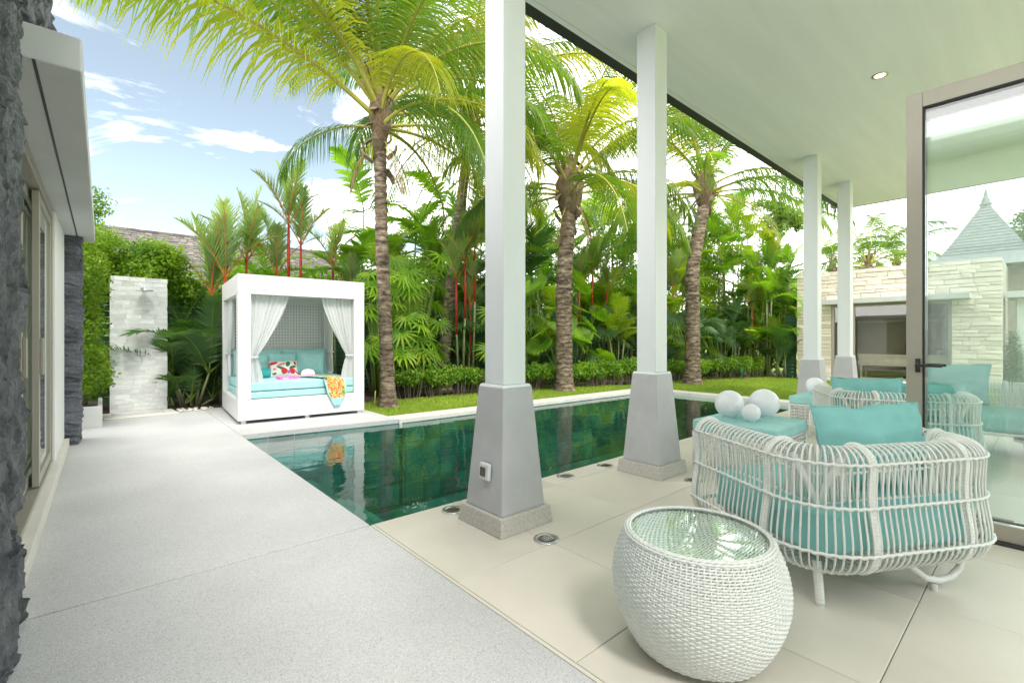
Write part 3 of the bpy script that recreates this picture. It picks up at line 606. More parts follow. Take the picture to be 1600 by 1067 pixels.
# ================================================================== SOFT GOODS HELPERS
def pillow_mesh(name, mat_, w_, h_, t_, seed=0, n=22, pinch=.06, crease=.012, flange=0):
    """pillow standing in local x (width) / z (height), thickness along y"""
    V = []; F = []; nn = n + 1
    for side in (1, -1):
        for j in range(nn):
            for i in range(nn):
                u, v = -1 + 2 * i / n, -1 + 2 * j / n
                e = max(0, (1 - abs(u) ** 3.2)) ** .55 * max(0, (1 - abs(v) ** 3.2)) ** .55
                px_ = u * w_ / 2 * (1 - pinch * (1 - abs(v) ** 2) * abs(u)); pz = v * h_ / 2 * (1 - pinch * (1 - abs(u) ** 2) * abs(v))
                wr = mnoise.noise(Vector((u * 2.2 + seed, v * 2.2, side * 3 + seed))) * crease * 1.4 + mnoise.noise(Vector((u * 6 + seed, v * 5, side))) * crease * .5
                V.append((px_, side * (t_ / 2 * e) + wr * e, pz + wr * .6))
    m_ = nn * nn
    for s_ in (0, 1):
        for j in range(n):
            for i in range(n):
                a = s_ * m_ + j * nn + i; q = (a, a + 1, a + nn + 1, a + nn); F.append(q[::-1] if s_ == 0 else q)
    k = MB(); k.add(V, F)
    # piping along the seam
    loop = [(i, 0) for i in range(n)] + [(n, j) for j in range(n)] + [(i, n) for i in range(n, 0, -1)] + [(0, j) for j in range(n, 0, -1)]
    pts = [V[j * nn + i] for i, j in loop]
    me = k.mesh(name, mat_, True); p = MB(); p.tube(pts, .006, 6, closed=True); return me, p.mesh('piping', mat_, True)
def pillow(name, label, mat_, w_, h_, t_, loc, rotz, lean, group=None, seed=0, roll=0, crease=.012):
    """loc = middle of the bottom edge; lean = backwards tilt"""
    me, pp = pillow_mesh(name, mat_, w_, h_, t_, seed, crease=crease)
    o = link(name, me); pi_ = link('piping', pp, o); tag(o, label, 'cushion', group)
    o.rotation_euler = (Matrix.Rotation(rotz, 3, 'Z') @ Matrix.Rotation(lean, 3, 'X') @ Matrix.Rotation(roll, 3, 'Y')).to_euler()
    up = Matrix.Rotation(rotz, 3, 'Z') @ Matrix.Rotation(lean, 3, 'X') @ Vector((0, 0, h_ / 2)); o.location = Vector(loc) + up
    return o
def mattress_mesh(name, mat_, x0, x1, y0, y1, z0, z1, r=.03, seed=0, puff=.012, n=18, pr=0):
    bm = bmesh.new(); bmesh.ops.create_cube(bm, size=1)
    bmesh.ops.subdivide_edges(bm, edges=bm.edges[:], cuts=n, use_grid_fill=True)
    for v in bm.verts:
        u = v.co * 2; q = Vector(u); 
        for a in range(3): q[a] = u[a]
        cen = Vector((x0 + x1, y0 + y1, z0 + z1)) / 2; hf = Vector((x1 - x0, y1 - y0, z1 - z0)) / 2
        p = Vector((u.x * hf.x, u.y * hf.y, u.z * hf.z)); c = Vector([max(-hf[a] + r, min(hf[a] - r, p[a])) for a in range(3)]); d = p - c
        if d.length > 1e-6: p = c + d.normalized() * r
        if pr:
            c = Vector((max(-hf.x + pr, min(hf.x - pr, p.x)), max(-hf.y + pr, min(hf.y - pr, p.y)), p.z)); d = p - c
            if d.length > pr: p = c + d.normalized() * pr
        e = (1 - abs(u.x) ** 4) * (1 - abs(u.y) ** 4); p.z += e * puff * (1 if u.z > 0 else 0) * (1 + .6 * mnoise.noise(Vector((u.x * 3 + seed, u.y * 3, 0)))) if u.z > .9 else 0
        p += Vector((mnoise.noise(p * 9 + Vector((seed, 0, 0))), mnoise.noise(p * 9 + Vector((0, seed, 4))), 0)) * .004
        v.co = cen + p
    me = bpy.data.meshes.new(name); bm.to_mesh(me); bm.free(); me.materials.append(MATS[mat_]); me.polygons.foreach_set('use_smooth', [True] * len(me.polygons)); return me

# ================================================================== CABANA DAYBED
CB = Vector((1.485, 7.76, 0)); CR = R(-3.6); CW, CD, CH = 1.87, 1.93, 2.21
cab = thing('cabana_daybed', 'white square cabana daybed with tied curtains standing by the pool corner', 'daybed', CB, CR)
def cw(x, y, z):
    v = Matrix.Rotation(CR, 3, 'Z') @ Vector((x, y, z)) + CB; return v
P_ = .17
for x, y in ((0, 0), (CW - P_, 0), (0, CD - P_), (CW - P_, CD - P_)):
    MB().box(x, x + P_, y, y + P_, .352, CH - .29).build('post', 'cabana_white', cab, bevel=.006)
bs = MB(); bs.box(0, CW, 0, CD, .05, .35)
bs.build('base', 'cabana_white', cab, bevel=.008)
tp = MB(); tp.box(0, CW, 0, .10, CH - .288, CH); tp.box(0, CW, CD - .10, CD, CH - .288, CH); tp.box(0, .10, .10, CD - .10, CH - .288, CH); tp.box(CW - .10, CW, .10, CD - .10, CH - .288, CH)
tp.build('top_frame', 'cabana_white', cab)
MB().box(.10, CW - .10, .10, CD - .10, CH - .20, CH - .02).build('roof_panel', 'cabana_white', cab)
for x in (.05, CW / 2, CW - .10):
    for y in (.04, CD / 2, CD - .1): MB().box(x, x + .06, y, y + .05, .0, .05).build('foot', 'cabana_white', cab)
# lattice back
x = P_ + .0; n_x = 30; n_z = 28; z0, z1 = .36, CH - .30
for i in range(n_x + 1):
    xx = P_ + (CW - 2 * P_) * i / n_x; MB().box(xx - .018, xx + .018, CD - .10, CD - .088, z0, z1).build('lattice_slat', 'cabana_white', cab)
for j in range(n_z + 1):
    zz = z0 + (z1 - z0) * j / n_z; MB().box(P_, CW - P_, CD - .087, CD - .075, zz - .018, zz + .018).build('lattice_slat', 'cabana_white', cab)
for k, (za, zb, mt, gx) in enumerate(((.351, .46, 'teal_light', .03), (.461, .60, 'teal_light', .05))):
    link('mattress', mattress_mesh('mattress', mt, .07 + gx * .3, CW - .07 - gx * .3, .05 + gx * .4, CD - .11, za, zb, .03, k * 5), cab)
def curtain(xa, ya, dirx, diry, wtop, tie, name='curtain', wb=.24, ztop=CH - .29, zb=.42, seed=0, wt=.09, inset=0.0):
    """hangs from a rail starting at the post (xa,ya) and spreading along (dirx,diry); gathered at height tie towards the post"""
    V = []; nu, nv = 60, 46; F = []
    for j in range(nv + 1):
        s_ = j / nv; z = ztop + (zb - ztop) * s_; st = (ztop - tie) / (ztop - zb)
        if s_ < st: q = s_ / st; wd = wtop + (wt - wtop) * (q ** 1.5 * .75 + .25 * q); amp = .018 + .012 * q
        else: q = (s_ - st) / (1 - st); wd = wt + (wb - wt) * math.sin(q * math.pi / 2) ** .8; amp = .024
        for i in range(nu + 1):
            u = i / nu; ph = u * 2 * math.pi * 8 + seed + .7 * math.sin(s_ * 5 + seed) + .5 * math.sin(u * 9)
            off = amp * math.sin(ph) * (.6 + .4 * math.sin(u * 13 + seed)); d = u * wd + inset
            V.append((xa + dirx * d - diry * off, ya + diry * d + dirx * off, z + (.018 * math.sin(ph * .5) if j == nv else 0)))
    for j in range(nv):
        for i in range(nu): a = j * (nu + 1) + i; F.append((a, a + 1, a + nu + 2, a + nu + 1))
    k = MB(); k.add(V, F); o = k.build(name, 'curtain', cab, True)
    tb = MB(); tb.tube([(xa + dirx * (wt / 2 + inset) + (wt * .62) * math.cos(a) * abs(dirx) + .045 * math.cos(a) * abs(diry), ya + diry * (wt / 2 + inset) + (wt * .62) * math.cos(a) * abs(diry) * 1 + .045 * math.sin(a) * abs(dirx) + 0, tie) for a in [2 * math.pi * t_ / 16 for t_ in range(16)]] if abs(dirx) > .5 else
            [(xa + .045 * math.sin(a), ya + diry * (wt / 2 + inset) + wt * .62 * math.cos(a), tie) for a in [2 * math.pi * t_ / 16 for t_ in range(16)]], .012, 6, closed=True)
    tb.build('tie_band', 'curtain', o, True)
curtain(P_ * .9, .11, 1, 0, .56, .98, seed=.3, wb=.22, zb=.36, wt=.11)
curtain(CW - P_ * .9, .11, -1, 0, .52, .98, seed=1.7, wb=.23, zb=.37, wt=.11)
curtain(.08, .17, 0, 1, .50, 1.0, seed=2.1, wb=.20, zb=.62)
curtain(.08, CD - P_, 0, -1, .42, 1.0, seed=2.9, wb=.20, zb=.62)
curtain(CW - .08, CD - P_, 0, -1, .30, 1.0, seed=4.1, wb=.30, zb=.62, wt=.24)
# cushions on the daybed
def cp(name, label, mat_, w_, h_, t_, x, y, lean, seed, z=.605, grp=None, rz=0, roll=0):
    return pillow(name, label, mat_, w_, h_, t_, cw(x, y, z), CR + rz, R(lean), grp, seed, roll)
cp('back_cushion', 'wide pale teal back cushion against lattice, left of its twin', 'teal_light', .80, .48, .20, .53, CD - .33, -14, 1)
cp('back_cushion', 'wide pale teal back cushion against lattice, above the two square pillows', 'teal_light', .80, .48, .20, 1.32, CD - .33, -14, 2)
cp('square_pillow', 'square teal pillow by the rolled towel on the daybed', 'teal_light', .46, .42, .16, .46, CD - .66, -24, 3, rz=R(8))
cp('square_pillow', 'square teal pillow directly behind the flower print pillow', 'teal_light', .48, .42, .16, .88, CD - .60, -18, 4)
cp('square_pillow', 'square teal pillow tilted on the daybed beside the white hat', 'teal_light', .50, .46, .17, 1.32, CD - .68, -28, 5, rz=R(-6), roll=R(4))
cp('print_pillow', 'white pillow printed with red flowers and green leaves', 'flower_print', .44, .30, .13, .84, CD - .93, -32, 6)
tw_ = MB()
for k in range(3):
    pts = []
    for j in range(40): a = j / 39 * 4.6 * math.pi; r_ = .085 - .012 * a / math.pi; pts.append((r_ * math.cos(a), r_ * math.sin(a)))
V = [(-.16 + .32 * k, p[0], p[1]) for k in (0, 1) for p in pts]; tw_.add(V, [(i, i + 1, 41 + i, 40 + i) for i in range(39)])
o = tw_.build('rolled_towel', 'teal_towel', None, True, loc=cw(.40, .75, .69), rot=(0, 0, CR + R(-8))); sm = o.modifiers.new('s', 'SOLIDIFY'); sm.thickness = .016
tag(o, 'rolled deep turquoise towel on the daybed mattress', 'towel')
bk = thing('book', 'pink book lying flat on the daybed mattress', 'book', cw(.74, .36, .607), CR + R(6))
MB().box(-.15, .15, -.10, .10, 0, .006).build('cover', 'pink', bk); MB().box(-.147, .147, -.095, .095, .0065, .038).build('pages', 'pink', bk); MB().box(-.15, .15, -.10, .10, .0385, .045).build('cover', 'pink', bk)
MB().box(-.10, -.01, -.103, -.098, .012, .033).build('page_edge', 'book_page', bk)
hat = thing('sun_hat', 'small white rounded sun hat lying behind the scarf', 'hat', cw(1.12, .62, .607), 0)
MB().lathe([(.17, .0), (.165, .012), (.115, .02), (.11, .07), (.085, .11), (.045, .13), (.001, .135)], 28).build('crown', 'hat', hat, True)
MB().lathe([(.119, .024), (.116, .045)], 28).build('band', 'pink', hat, True)
# patterned scarf: lies across the mattress and hangs over the front
def scarf():
    V = []; F = []; E_ = []; nu, nv = 22, 60
    path = [(.95, .60, .618), (1.12, .42, .622), (1.25, .30, .62), (1.34, .15, .622), (1.385, .045, .605), (1.40, -.0, .50), (1.41, -.016, .36), (1.41, -.022, .16)]
    wd = [.14, .18, .24, .32, .34, .33, .30, .09]
    for j in range(nv + 1):
        s_ = j / nv * (len(path) - 1); a = min(int(s_), len(path) - 2); f = s_ - a
        p = Vector(path[a]).lerp(Vector(path[a + 1]), f); ww = wd[a] + (wd[a + 1] - wd[a]) * f
        flat = 1 if s_ < 3.6 else 0
        for i in range(nu + 1):
            u = i / nu * 2 - 1; rip = .012 * math.sin(u * 9 + s_) + .008 * math.sin(u * 17 + s_ * 2)
            q = Vector((p.x + u * ww / 2 * (.75 if flat else 1), p.y + (u * .10 if flat else 0), p.z))
            if flat: q.z += abs(rip) * .9 + .004
            else: q.y -= abs(rip) + .002
            V.append(q); E_.append(1.0 if abs(u) > .82 or j > nv - 6 else 0.0)
    for j in range(nv):
        for i in range(nu): a = j * (nu + 1) + i; F.append((a, a + 1, a + nu + 2, a + nu + 1))
    k = MB(); k.add(V, F); me = k.mesh('patterned_scarf', 'scarf', True)
    at_ = me.attributes.new('edge', 'FLOAT', 'POINT'); at_.data.foreach_set('value', E_)
    o = link('patterned_scarf', me, loc=CB, rot=(0, 0, CR)); s_ = o.modifiers.new('s', 'SOLIDIFY'); s_.thickness = .003
    tag(o, 'green and orange patterned scarf with aqua border draped over daybed front', 'scarf')
scarf()

# ================================================================== RATTAN ARMCHAIR
def armchair(label, loc, rotz, W=1.20, D=.98, group='white rattan armchairs with teal cushions'):
    ch = thing('rattan_armchair', label, 'armchair', loc, rotz, group)
    rr = .30; hx, hy = W / 2, D / 2
    # plan path (outer line), from the front of the left arm round the back to the front of the right arm
    segs = [('l', (-hx, hy - .06), (-hx, -hy + rr)), ('a', (-hx + rr, -hy + rr), math.pi, 1.5 * math.pi), ('l', (-hx + rr, -hy), (hx - rr, -hy)), ('a', (hx - rr, -hy + rr), 1.5 * math.pi, 2 * math.pi), ('l', (hx, -hy + rr), (hx, hy - .06))]
    lens = [(Vector(s_[1]) - Vector(s_[2])).length if s_[0] == 'l' else rr * math.pi / 2 for s_ in segs]; tot = sum(lens)
    def pt(d):
        for s_, l in zip(segs, lens):
            if d <= l + 1e-6:
                f = d / l
                if s_[0] == 'l':
                    a, b2 = Vector(s_[1]), Vector(s_[2]); t_ = (b2 - a).normalized(); return a + (b2 - a) * f, Vector((t_.y, -t_.x)) * 1
                an = s_[2] + (s_[3] - s_[2]) * f; return Vector(s_[1]) + Vector((math.cos(an), math.sin(an))) * rr, Vector((math.cos(an), math.sin(an)))
            d -= l
        return Vector(segs[-1][2]), Vector((1, 0))
    def nrm(d):
        p, n_ = pt(d)
        if n_.dot(p) < 0: n_ = -n_
        return p, n_
    prof = [(-.36, .20), (-.31, .186), (-.24, .172), (-.15, .165), (-.075, .175), (-.025, .215), (-.004, .27), (0, .33), (-.010, .40), (-.022, .48), (-.026, .56), (-.022, .63), (-.022, .675), (-.036, .715), (-.068, .742), (-.105, .75), (-.142, .737), (-.166, .70), (-.178, .64), (-.172, .56), (-.168, .47)]
    # Catmull smoothing
    def smooth(ps, k=2):
        out = []
        for i in range(len(ps) - 1):
            p0, p1, p2, p3 = (Vector(ps[max(i - 1, 0)]), Vector(ps[i]), Vector(ps[i + 1]), Vector(ps[min(i + 2, len(ps) - 1)]))
            for j in range(k):
                t_ = j / k; out.append(.5 * ((2 * p1) + (-p0 + p2) * t_ + (2 * p0 - 5 * p1 + 4 * p2 - p3) * t_ ** 2 + (-p0 + 3 * p1 - 3 * p2 + p3) * t_ ** 3))
        out.append(Vector(ps[-1])); return out
    sp = smooth(prof, 2)
    def strand(d, r, n=6, jit=0.0, inner=True):
        p, n_ = nrm(d); pts = []
        for o_, z in sp:
            q = p + n_ * (o_ + jit); pts.append((q.x, q.y, z))
        return MB().tube(pts, r, n)
    k = int(tot / .034); 
    for i in range(k + 1):
        d = tot * i / k; strand(d, .0050, 6, random.uniform(-.002, .002)).build('strand', 'rattan', ch, True)
    acc = np.cumsum([0] + lens)
    for d in (0.012, acc[1] - .02, acc[2] + .03, acc[3] - .03, acc[4] + .02, tot - .012):
        # wrapped upright: a thicker tube ribbed like wound cane
        p, n_ = nrm(d); pts = []; rs = []
        dense = smooth(prof, 9)
        for q_, (o_, z) in enumerate(dense):
            q = p + n_ * (o_ - .012); pts.append((q.x, q.y, z)); rs.append(.0175 if q_ % 2 else .0155)
        MB().tube(pts, rs, 8).build('wrapped_upright', 'rattan', ch, False)
    def rail(o_, z, r, knots=True, nm='rail', d0=0, d1=None, mi='rattan'):
        pts = []; rs = []; n_ = int((tot if d1 is None else d1 - d0) / .0235)
        for i in range(n_ + 1):
            d = d0 + ((tot if d1 is None else d1) - d0) * i / n_; p, nn_ = nrm(d); q = p + nn_ * (o_ + (.003 if i % 2 else 0)); pts.append((q.x, q.y, z + (.004 if i % 2 else -.003))); rs.append(r * (1.35 if (knots and i % 2 == 0) else 1))
        MB().tube(pts, rs, 7).build(nm, mi, ch, True)
    rail(-.016, .685, .0058); rail(-.016, .49, .0062); rail(.006, .285, .0066); rail(-.10, .165, .0075, False); rail(-.18, .60, .006); rail(-.178, .455, .006); rail(-.24, .185, .007, False)
    rail(-.178, .462, .012, False, 'seat_ring')
    # front rail, seat slats
    fr_ = MB(); fr_.tube([(-hx + .05, hy - .06, .26), (-hx + .16, hy - .005, .25), (0, hy + .01, .25), (hx - .16, hy - .005, .25), (hx - .05, hy - .06, .26)], .016, 8); fr_.build('front_rail', 'rattan', ch, True)
    for i in range(15):
        x_ = -hx + .2 + (W - .4) * i / 14; MB().tube([(x_, -hy + .10, .235), (x_, 0, .225), (x_, hy - .07, .23), (x_, hy - .03, .24)], .007, 6).build('seat_slat', 'rattan', ch, True)
    # diagonal bent poles inside the corners
    for sx in (-1, 1):
        cx = sx * (hx - .22); cy = -hy + .22
        MB().tube([(cx - sx * .02, cy - .12, .70), (cx + sx * .0, cy - .05, .55), (cx + sx * .0, cy - .02, .45), (cx + sx * .03, cy + .06, .385), (cx + sx * .07, cy + .17, .36), (cx + sx * .07, cy + .24, .31)], .017, 8).build('bent_pole', 'rattan', ch, True)
        MB().tube([(cx + sx * .12, cy + .02, .70), (cx + sx * .05, cy + .0, .55), (cx + sx * .02, cy - .02, .45), (cx - sx * .06, cy - .03, .385), (cx - sx * .17, cy - .07, .36), (cx - sx * .24, cy - .07, .31)], .017, 8).build('bent_pole', 'rattan', ch, True)
    # back legs (short wrapped posts) and front sled loops
    for sx in (-1, 1):
        lx = sx * (hx - .17); ly = -hy + .15; n_ = 24
        if sx > 0:
            lg = MB().tube([(.02, ly, .20), (.10, ly, .13), (.19, ly, .065), (.27, ly, .045), (.35, ly, .055), (.405, ly, .095), (.415, ly, .14), (.39, ly, .185), (.37, ly, .21)], .0165, 9).build('sled_leg', 'rattan', ch, True)
            MB().lathe([(.001, .0), (.015, .0), (.016, .034), (.001, .0341)], 12, (.24, ly, 0)).build('foot_cap', 'rattan_grey', lg)
        else:
            lg = MB().tube([(lx, ly + .02 * (1 - i / n_), .205 * (1 - i / n_) + .012 * (i / n_)) for i in range(n_ + 1)], [.0205 if i % 2 else .0185 for i in range(n_ + 1)], 10).build('leg', 'rattan', ch)
            MB().lathe([(.001, .0), (.017, .0), (.019, .012), (.001, .0121)], 12, (lx, ly, 0)).build('foot_cap', 'rattan_grey', lg)
        fx = sx * (hx - .20); pts = []
        for i in range(25):
            a = math.pi * 1.15 * i / 24; pts.append((fx, .02 + .26 * i / 24 + .10 * math.sin(a), .20 - .168 * math.sin(min(a, math.pi * .5)) if a < math.pi * .5 else .032 + .168 * ((a - math.pi * .5) / (math.pi * .65))))
        lg = MB().tube(pts, .0165, 9).build('sled_leg', 'rattan', ch, True)
        MB().lathe([(.001, .0), (.015, .0), (.016, .022), (.001, .0221)], 12, (fx, .02 + .26 * .44 + .10, 0)).build('foot_cap', 'rattan_grey', lg)
    link('seat_cushion', mattress_mesh('seat_cushion', 'teal_fabric', -hx + .055, hx - .055, -hy + .055, hy - .04, .255, .452, .06, 3, .02, 22, .27), ch)
    return ch
U = Vector((.87, -.49, 0)); A0 = math.atan2(-.49, .87)
CH1 = Vector((3.08, .785, 0))
chair = armchair('white rattan armchair seen from behind beside the barrel table', CH1, A0)
def chair_pillow(c, a, label, dx=0.0, w_=.62, h_=.46, seed=0, dy=-.19, lean=-12, back=True):
    off = Matrix.Rotation(a, 3, 'Z') @ Vector((dx, dy, .475))
    return pillow('back_pillow', label, 'teal_fabric', w_, h_, .17, Vector(c) + off, a + math.pi, R(-lean) * 1, None, seed, crease=.02)
chair_pillow(CH1, A0, 'large teal back pillow rising above rim of armchair by barrel table', .10, .70, .43, 11)
C2 = Vector((5.95, 1.02, 0)); A2 = math.atan2(-1.07, .60)
dup(chair, C2, A2, 'white rattan armchair standing just beyond the glass door edge')
chair_pillow(C2, A2, 'teal back pillow on the armchair just beyond the glass door edge', -.25, .60, .40, 12, lean=-14)
chair_pillow(C2, A2, 'teal pillow seen through the door glass, by the black lever handle', .30, .56, .36, 13, lean=-18, dy=-.12)
C3 = Vector((7.55, .52, 0)); A3 = R(100)
dup(chair, C3, A3, 'white rattan armchair facing the others, seen through the door glass')
chair_pillow(C3, A3, 'tall teal back pillow on the armchair seen through the door glass', .22, .68, .50, 14, lean=-14)
C4 = Vector((7.2, -.75, 0)); A4 = R(78)
dup(chair, C4, A4, 'white rattan armchair at picture edge, second behind the door glass')
chair_pillow(C4, A4, 'teal back pillow on the armchair deepest behind the door glass', .1, .66, .50, 15, lean=-14)

# ================================================================== WICKER OTTOMANS, COFFEE TABLE, BARREL TABLE
def wicker_box(par, x0, x1, y0, y1, z0, z1, stepx=.032, rows=.042, r=.006):
    # woven cage: uprights and horizontal canes each its own piece
    for xx, yy in [(x0, y0), (x1, y0), (x0, y1), (x1, y1)]: MB().tube([(xx, yy, 0.001), (xx, yy, z1)], .013, 8).build('leg', 'rattan', par, True)
    z = z0; k = 0
    while z < z1 - .01:
        pts = [(x0, y0), (x1, y0), (x1, y1), (x0, y1)]; full = []
        for a in range(4):
            p, q = Vector(pts[a]), Vector(pts[(a + 1) % 4]); n_ = max(2, int((q - p).length / stepx)); nn_ = Vector(((q - p).normalized().y, -(q - p).normalized().x))
            for i in range(n_): v = p.lerp(q, i / n_) + nn_ * (.005 if (i + k) % 2 else -.005); full.append((v.x, v.y, z))
        MB().tube(full, r, 5, closed=True).build('cane', 'rattan', par, True); z += rows; k += 1
    for a in range(4):
        pts = [(x0, y0), (x1, y0), (x1, y1), (x0, y1)]; p, q = Vector(pts[a]), Vector(pts[(a + 1) % 4]); n_ = max(2, int((q - p).length / (stepx * 2)))
        k = MB()
        for i in range(1, n_): v = p.lerp(q, i / n_); k.tube([(v.x, v.y, z0), (v.x, v.y, z1)], r * .8, 5)
        o = k.build('upright_weave', 'rattan', par, True); o['kind'] = 'stuff'
    MB().tube([(x0, y0, z1), (x1, y0, z1), (x1, y1, z1), (x0, y1, z1)], .015, 8, closed=True).build('top_rim', 'rattan', par, True)
def ottoman(label, x0, x1, y0, y1, gr_):
    o = thing('ottoman', label, 'ottoman', ((x0 + x1) / 2, (y0 + y1) / 2, 0), 0, gr_); hx, hy = (x1 - x0) / 2, (y1 - y0) / 2
    wicker_box(o, -hx + .015, hx - .015, -hy + .015, hy - .015, .09, .335)
    link('cushion', mattress_mesh('cushion', 'teal_light', -hx, hx, -hy, hy, .345, .46, .025, 2, .01), o)
ottoman('wicker ottoman with teal cushion carrying three white globes', 4.42, 5.24, 1.55, 2.33, 'wicker ottomans with teal cushions')
ottoman('wicker ottoman with teal cushion carrying one white globe', 7.28, 8.0, 1.72, 2.40, 'wicker ottomans with teal cushions')
def globe(x, y, r, label):
    gl_ = thing('globe_lamp', label, 'globe lamp', (x, y, .468), 0, 'round white globe lamps')
    MB().sphere((0, 0, r + .004), r, 40, 24).build('shade', 'globe', gl_, True)
    MB().lathe([(.001, 0), (r * .38, 0), (r * .40, .008), (r * .36, .022)], 20).build('base', 'white_paint', gl_, True)
globe(4.70, 2.08, .135, 'white globe lamp on the ottoman, left of its equally large twin')
globe(4.98, 1.86, .140, 'white globe lamp on the ottoman, right of its equally large twin')
globe(4.62, 1.84, .083, 'smallest white globe lamp, in front of two big globes')
globe(7.62, 2.17, .118, 'single white globe lamp on the farther ottoman')
ct = thing('coffee_table', 'low white wicker table with glass top between ottomans and armchairs', 'table', (7.05, 1.62, 0))
wicker_box(ct, -.28, .28, -.36, .36, .10, .335)
MB().box(-.27, .27, -.35, .35, .352, .362).build('glass_top', 'clear_glass', ct)
st = thing('plant_stand', 'small white wicker stand carrying the bowl behind the armchair', 'stand', (8.35, 1.62, 0))
wicker_box(st, -.17, .17, -.17, .17, .08, .40)
MB().box(-.17, .17, -.17, .17, .4155, .43).build('top', 'white_paint', st)
bw = thing('bowl_planter', 'shallow white bowl with driftwood and spiky air plants', 'planter', (8.35, 1.62, .431))
MB().lathe([(.05, 0), (.10, .005), (.17, .06), (.20, .12), (.192, .125), (.16, .07), (.001, .05)], 28).build('bowl', 'globe', bw, True)
MB().tube([(.08, .0, .06), (.0, .06, .14), (-.10, .12, .22), (-.16, .16, .27)], [.02, .026, .022, .012], 8).build('driftwood', 'bark', bw, True)
for k in range(16):
    a = random.uniform(0, 6.28); l = random.uniform(.12, .26); MB().tube([(0, 0, .06), (l * .4 * math.cos(a), l * .4 * math.sin(a), .14), (l * math.cos(a), l * math.sin(a), .10 + l * .5)], [.006, .006, .001], 4).build('leaf', 'fan_leaf', bw)
# barrel table
BT = Vector((1.835, .945, 0))
bt = thing('barrel_table', 'round white woven barrel side table with inset glass top', 'side table', BT)
def br(z): u = (z - .03) / .42; return .232 + .104 * math.sin(math.pi * min(1, (u * .80 + .04))) ** .85
k = MB(); nr = 47; seg = 288
for j in range(nr):
    z = .035 + .415 * j / (nr - 1); r0 = br(z); pts = [(0, 0, 0)] * seg
    for i in range(seg):
        a = 2 * math.pi * i / seg; wv_ = math.sin(a * 48 + (math.pi if j % 2 else 0)); rr_ = r0 + .0024 * wv_; pts[i] = (rr_ * math.cos(a), rr_ * math.sin(a), z + .0007 * math.sin(a * 7 + j))
    # flat elliptical cane profile
    o_ = len(k.v); n = 6
    for i in range(seg):
        a = 2 * math.pi * i / seg; p = pts[i]
        for q in range(n): t_ = 2 * math.pi * q / n; k.v.append((p[0] + math.cos(a) *   .0030 * math.cos(t_), p[1] + math.sin(a) * .0030 * math.cos(t_), p[2] + .0050 * math.sin(t_)))
    for i in range(seg):
        for q in range(n): k.f.append((o_ + i * n + q, o_ + i * n + (q + 1) % n, o_ + ((i + 1) % seg) * n + (q + 1) % n, o_ + ((i + 1) % seg) * n + q)); k.m.append(0)
o = k.build('woven_shell', 'rattan_grey', bt, True); o['kind'] = 'stuff'
k = MB()
for i in range(96):
    a = 2 * math.pi * (i + .5) / 96; k.tube([((br(z) - .001) * math.cos(a), (br(z) - .001) * math.sin(a), z) for z in [.03 + .42 * j / 14 for j in range(15)]], .0042, 5)
o = k.build('stakes', 'rattan_grey', bt, True); o['kind'] = 'stuff'
MB().lathe([(br(.03) - .012, .03)] + [(br(z) - .012, z) for z in [.03 + .42 * j / 16 for j in range(17)]], 64).build('liner', 'rattan_grey', bt, True)
rt = br(.45)
k = MB()
for j, (r0, z) in enumerate(((rt - .002, .457), (rt - .010, .4635), (rt - .020, .464))):
    k.tube([((r0 + .002 * math.sin(a * 66 + j * math.pi)) * math.cos(a), (r0 + .002 * math.sin(a * 66 + j * math.pi)) * math.sin(a), z) for a in [2 * math.pi * i / 264 for i in range(264)]], .0058, 6, closed=True)
k.build('woven_rim', 'rattan_grey', bt, True)
k = MB(); rg = rt - .022; y = -rg
q = 0
while y < rg:
    l = math.sqrt(max(0, rg * rg - y * y))
    if l > .02:
        n_ = max(3, int(2 * l / .018)); k.tube([(-l + 2 * l * i / n_, y, .446 + (.0030 if (i + q) % 2 else -.0030)) for i in range(n_ + 1)], .0052, 5)
    y += .0125; q += 1
o = k.build('woven_top', 'rattan_grey', bt, True); o['kind'] = 'stuff'
MB().lathe([(.001, .4555), (rt - .027, .4555), (rt - .027, .4625), (.001, .4625)], 72).build('glass_top', 'clear_glass', bt)
MB().lathe([(.001, .03), (br(.03) - .004, .03)], 48).build('bottom', 'rattan_grey', bt)
for a in (.6, 2.2, 3.75, 5.35): MB().lathe([(.001, 0), (.013, 0), (.013, .034), (.001, .0345)], 12, (.19 * math.cos(a), .19 * math.sin(a), 0)).build('foot', 'steel', bt, True)

# ================================================================== STONE PAVILION
sb = thing('stone_pavilion', 'flat-roofed pavilion clad in pale split sandstone with wide window', 'building', (17, 0, 0))
y0, y1, hh = .72, 5.34, 3.29; oy0, oy1, oz = 1.66, 4.40, 2.33
MB().box(.03, .3, oy1, y1, 0, hh).build('wall_core', 'sand_mortar', sb); MB().box(.03, .3, y0, oy0, 0, hh).build('wall_core', 'sand_mortar', sb); MB().box(.03, .3, oy0, oy1, oz, hh).build('wall_core', 'sand_mortar', sb)
MB().box(.3, 4.5, y0 + .03, y0 + .3, 0, hh).build('wall_core', 'sand_mortar', sb); MB().box(.3, 4.5, y1 - .3, y1, 0, hh).build('wall_core', 'sand_mortar', sb)
MB().box(2.1, 2.3, y0 + .3, y1 - .3, 0, hh - .01).build('back_wall', 'room_wall', sb); MB().box(.3, 4.2, y0 + .3, y1 - .3, 2.6, 2.7).build('ceiling', 'room_wall', sb); MB().box(.3, 4.2, y0 + .3, y1 - .3, 0, .06).build('room_floor', 'desk', sb)
sm_ = []
for v_ in range(5):
    bm = bmesh.new(); bmesh.ops.create_cube(bm, size=1)
    for q in bm.verts: q.co += Vector((random.uniform(-.12, .12) if q.co.x < 0 else 0, random.uniform(-.01, .01), random.uniform(-.06, .06)))
    me = bpy.data.meshes.new('stone'); bm.to_mesh(me); bm.free(); me.materials.append(MATS['sandstone']); sm_.append(me)
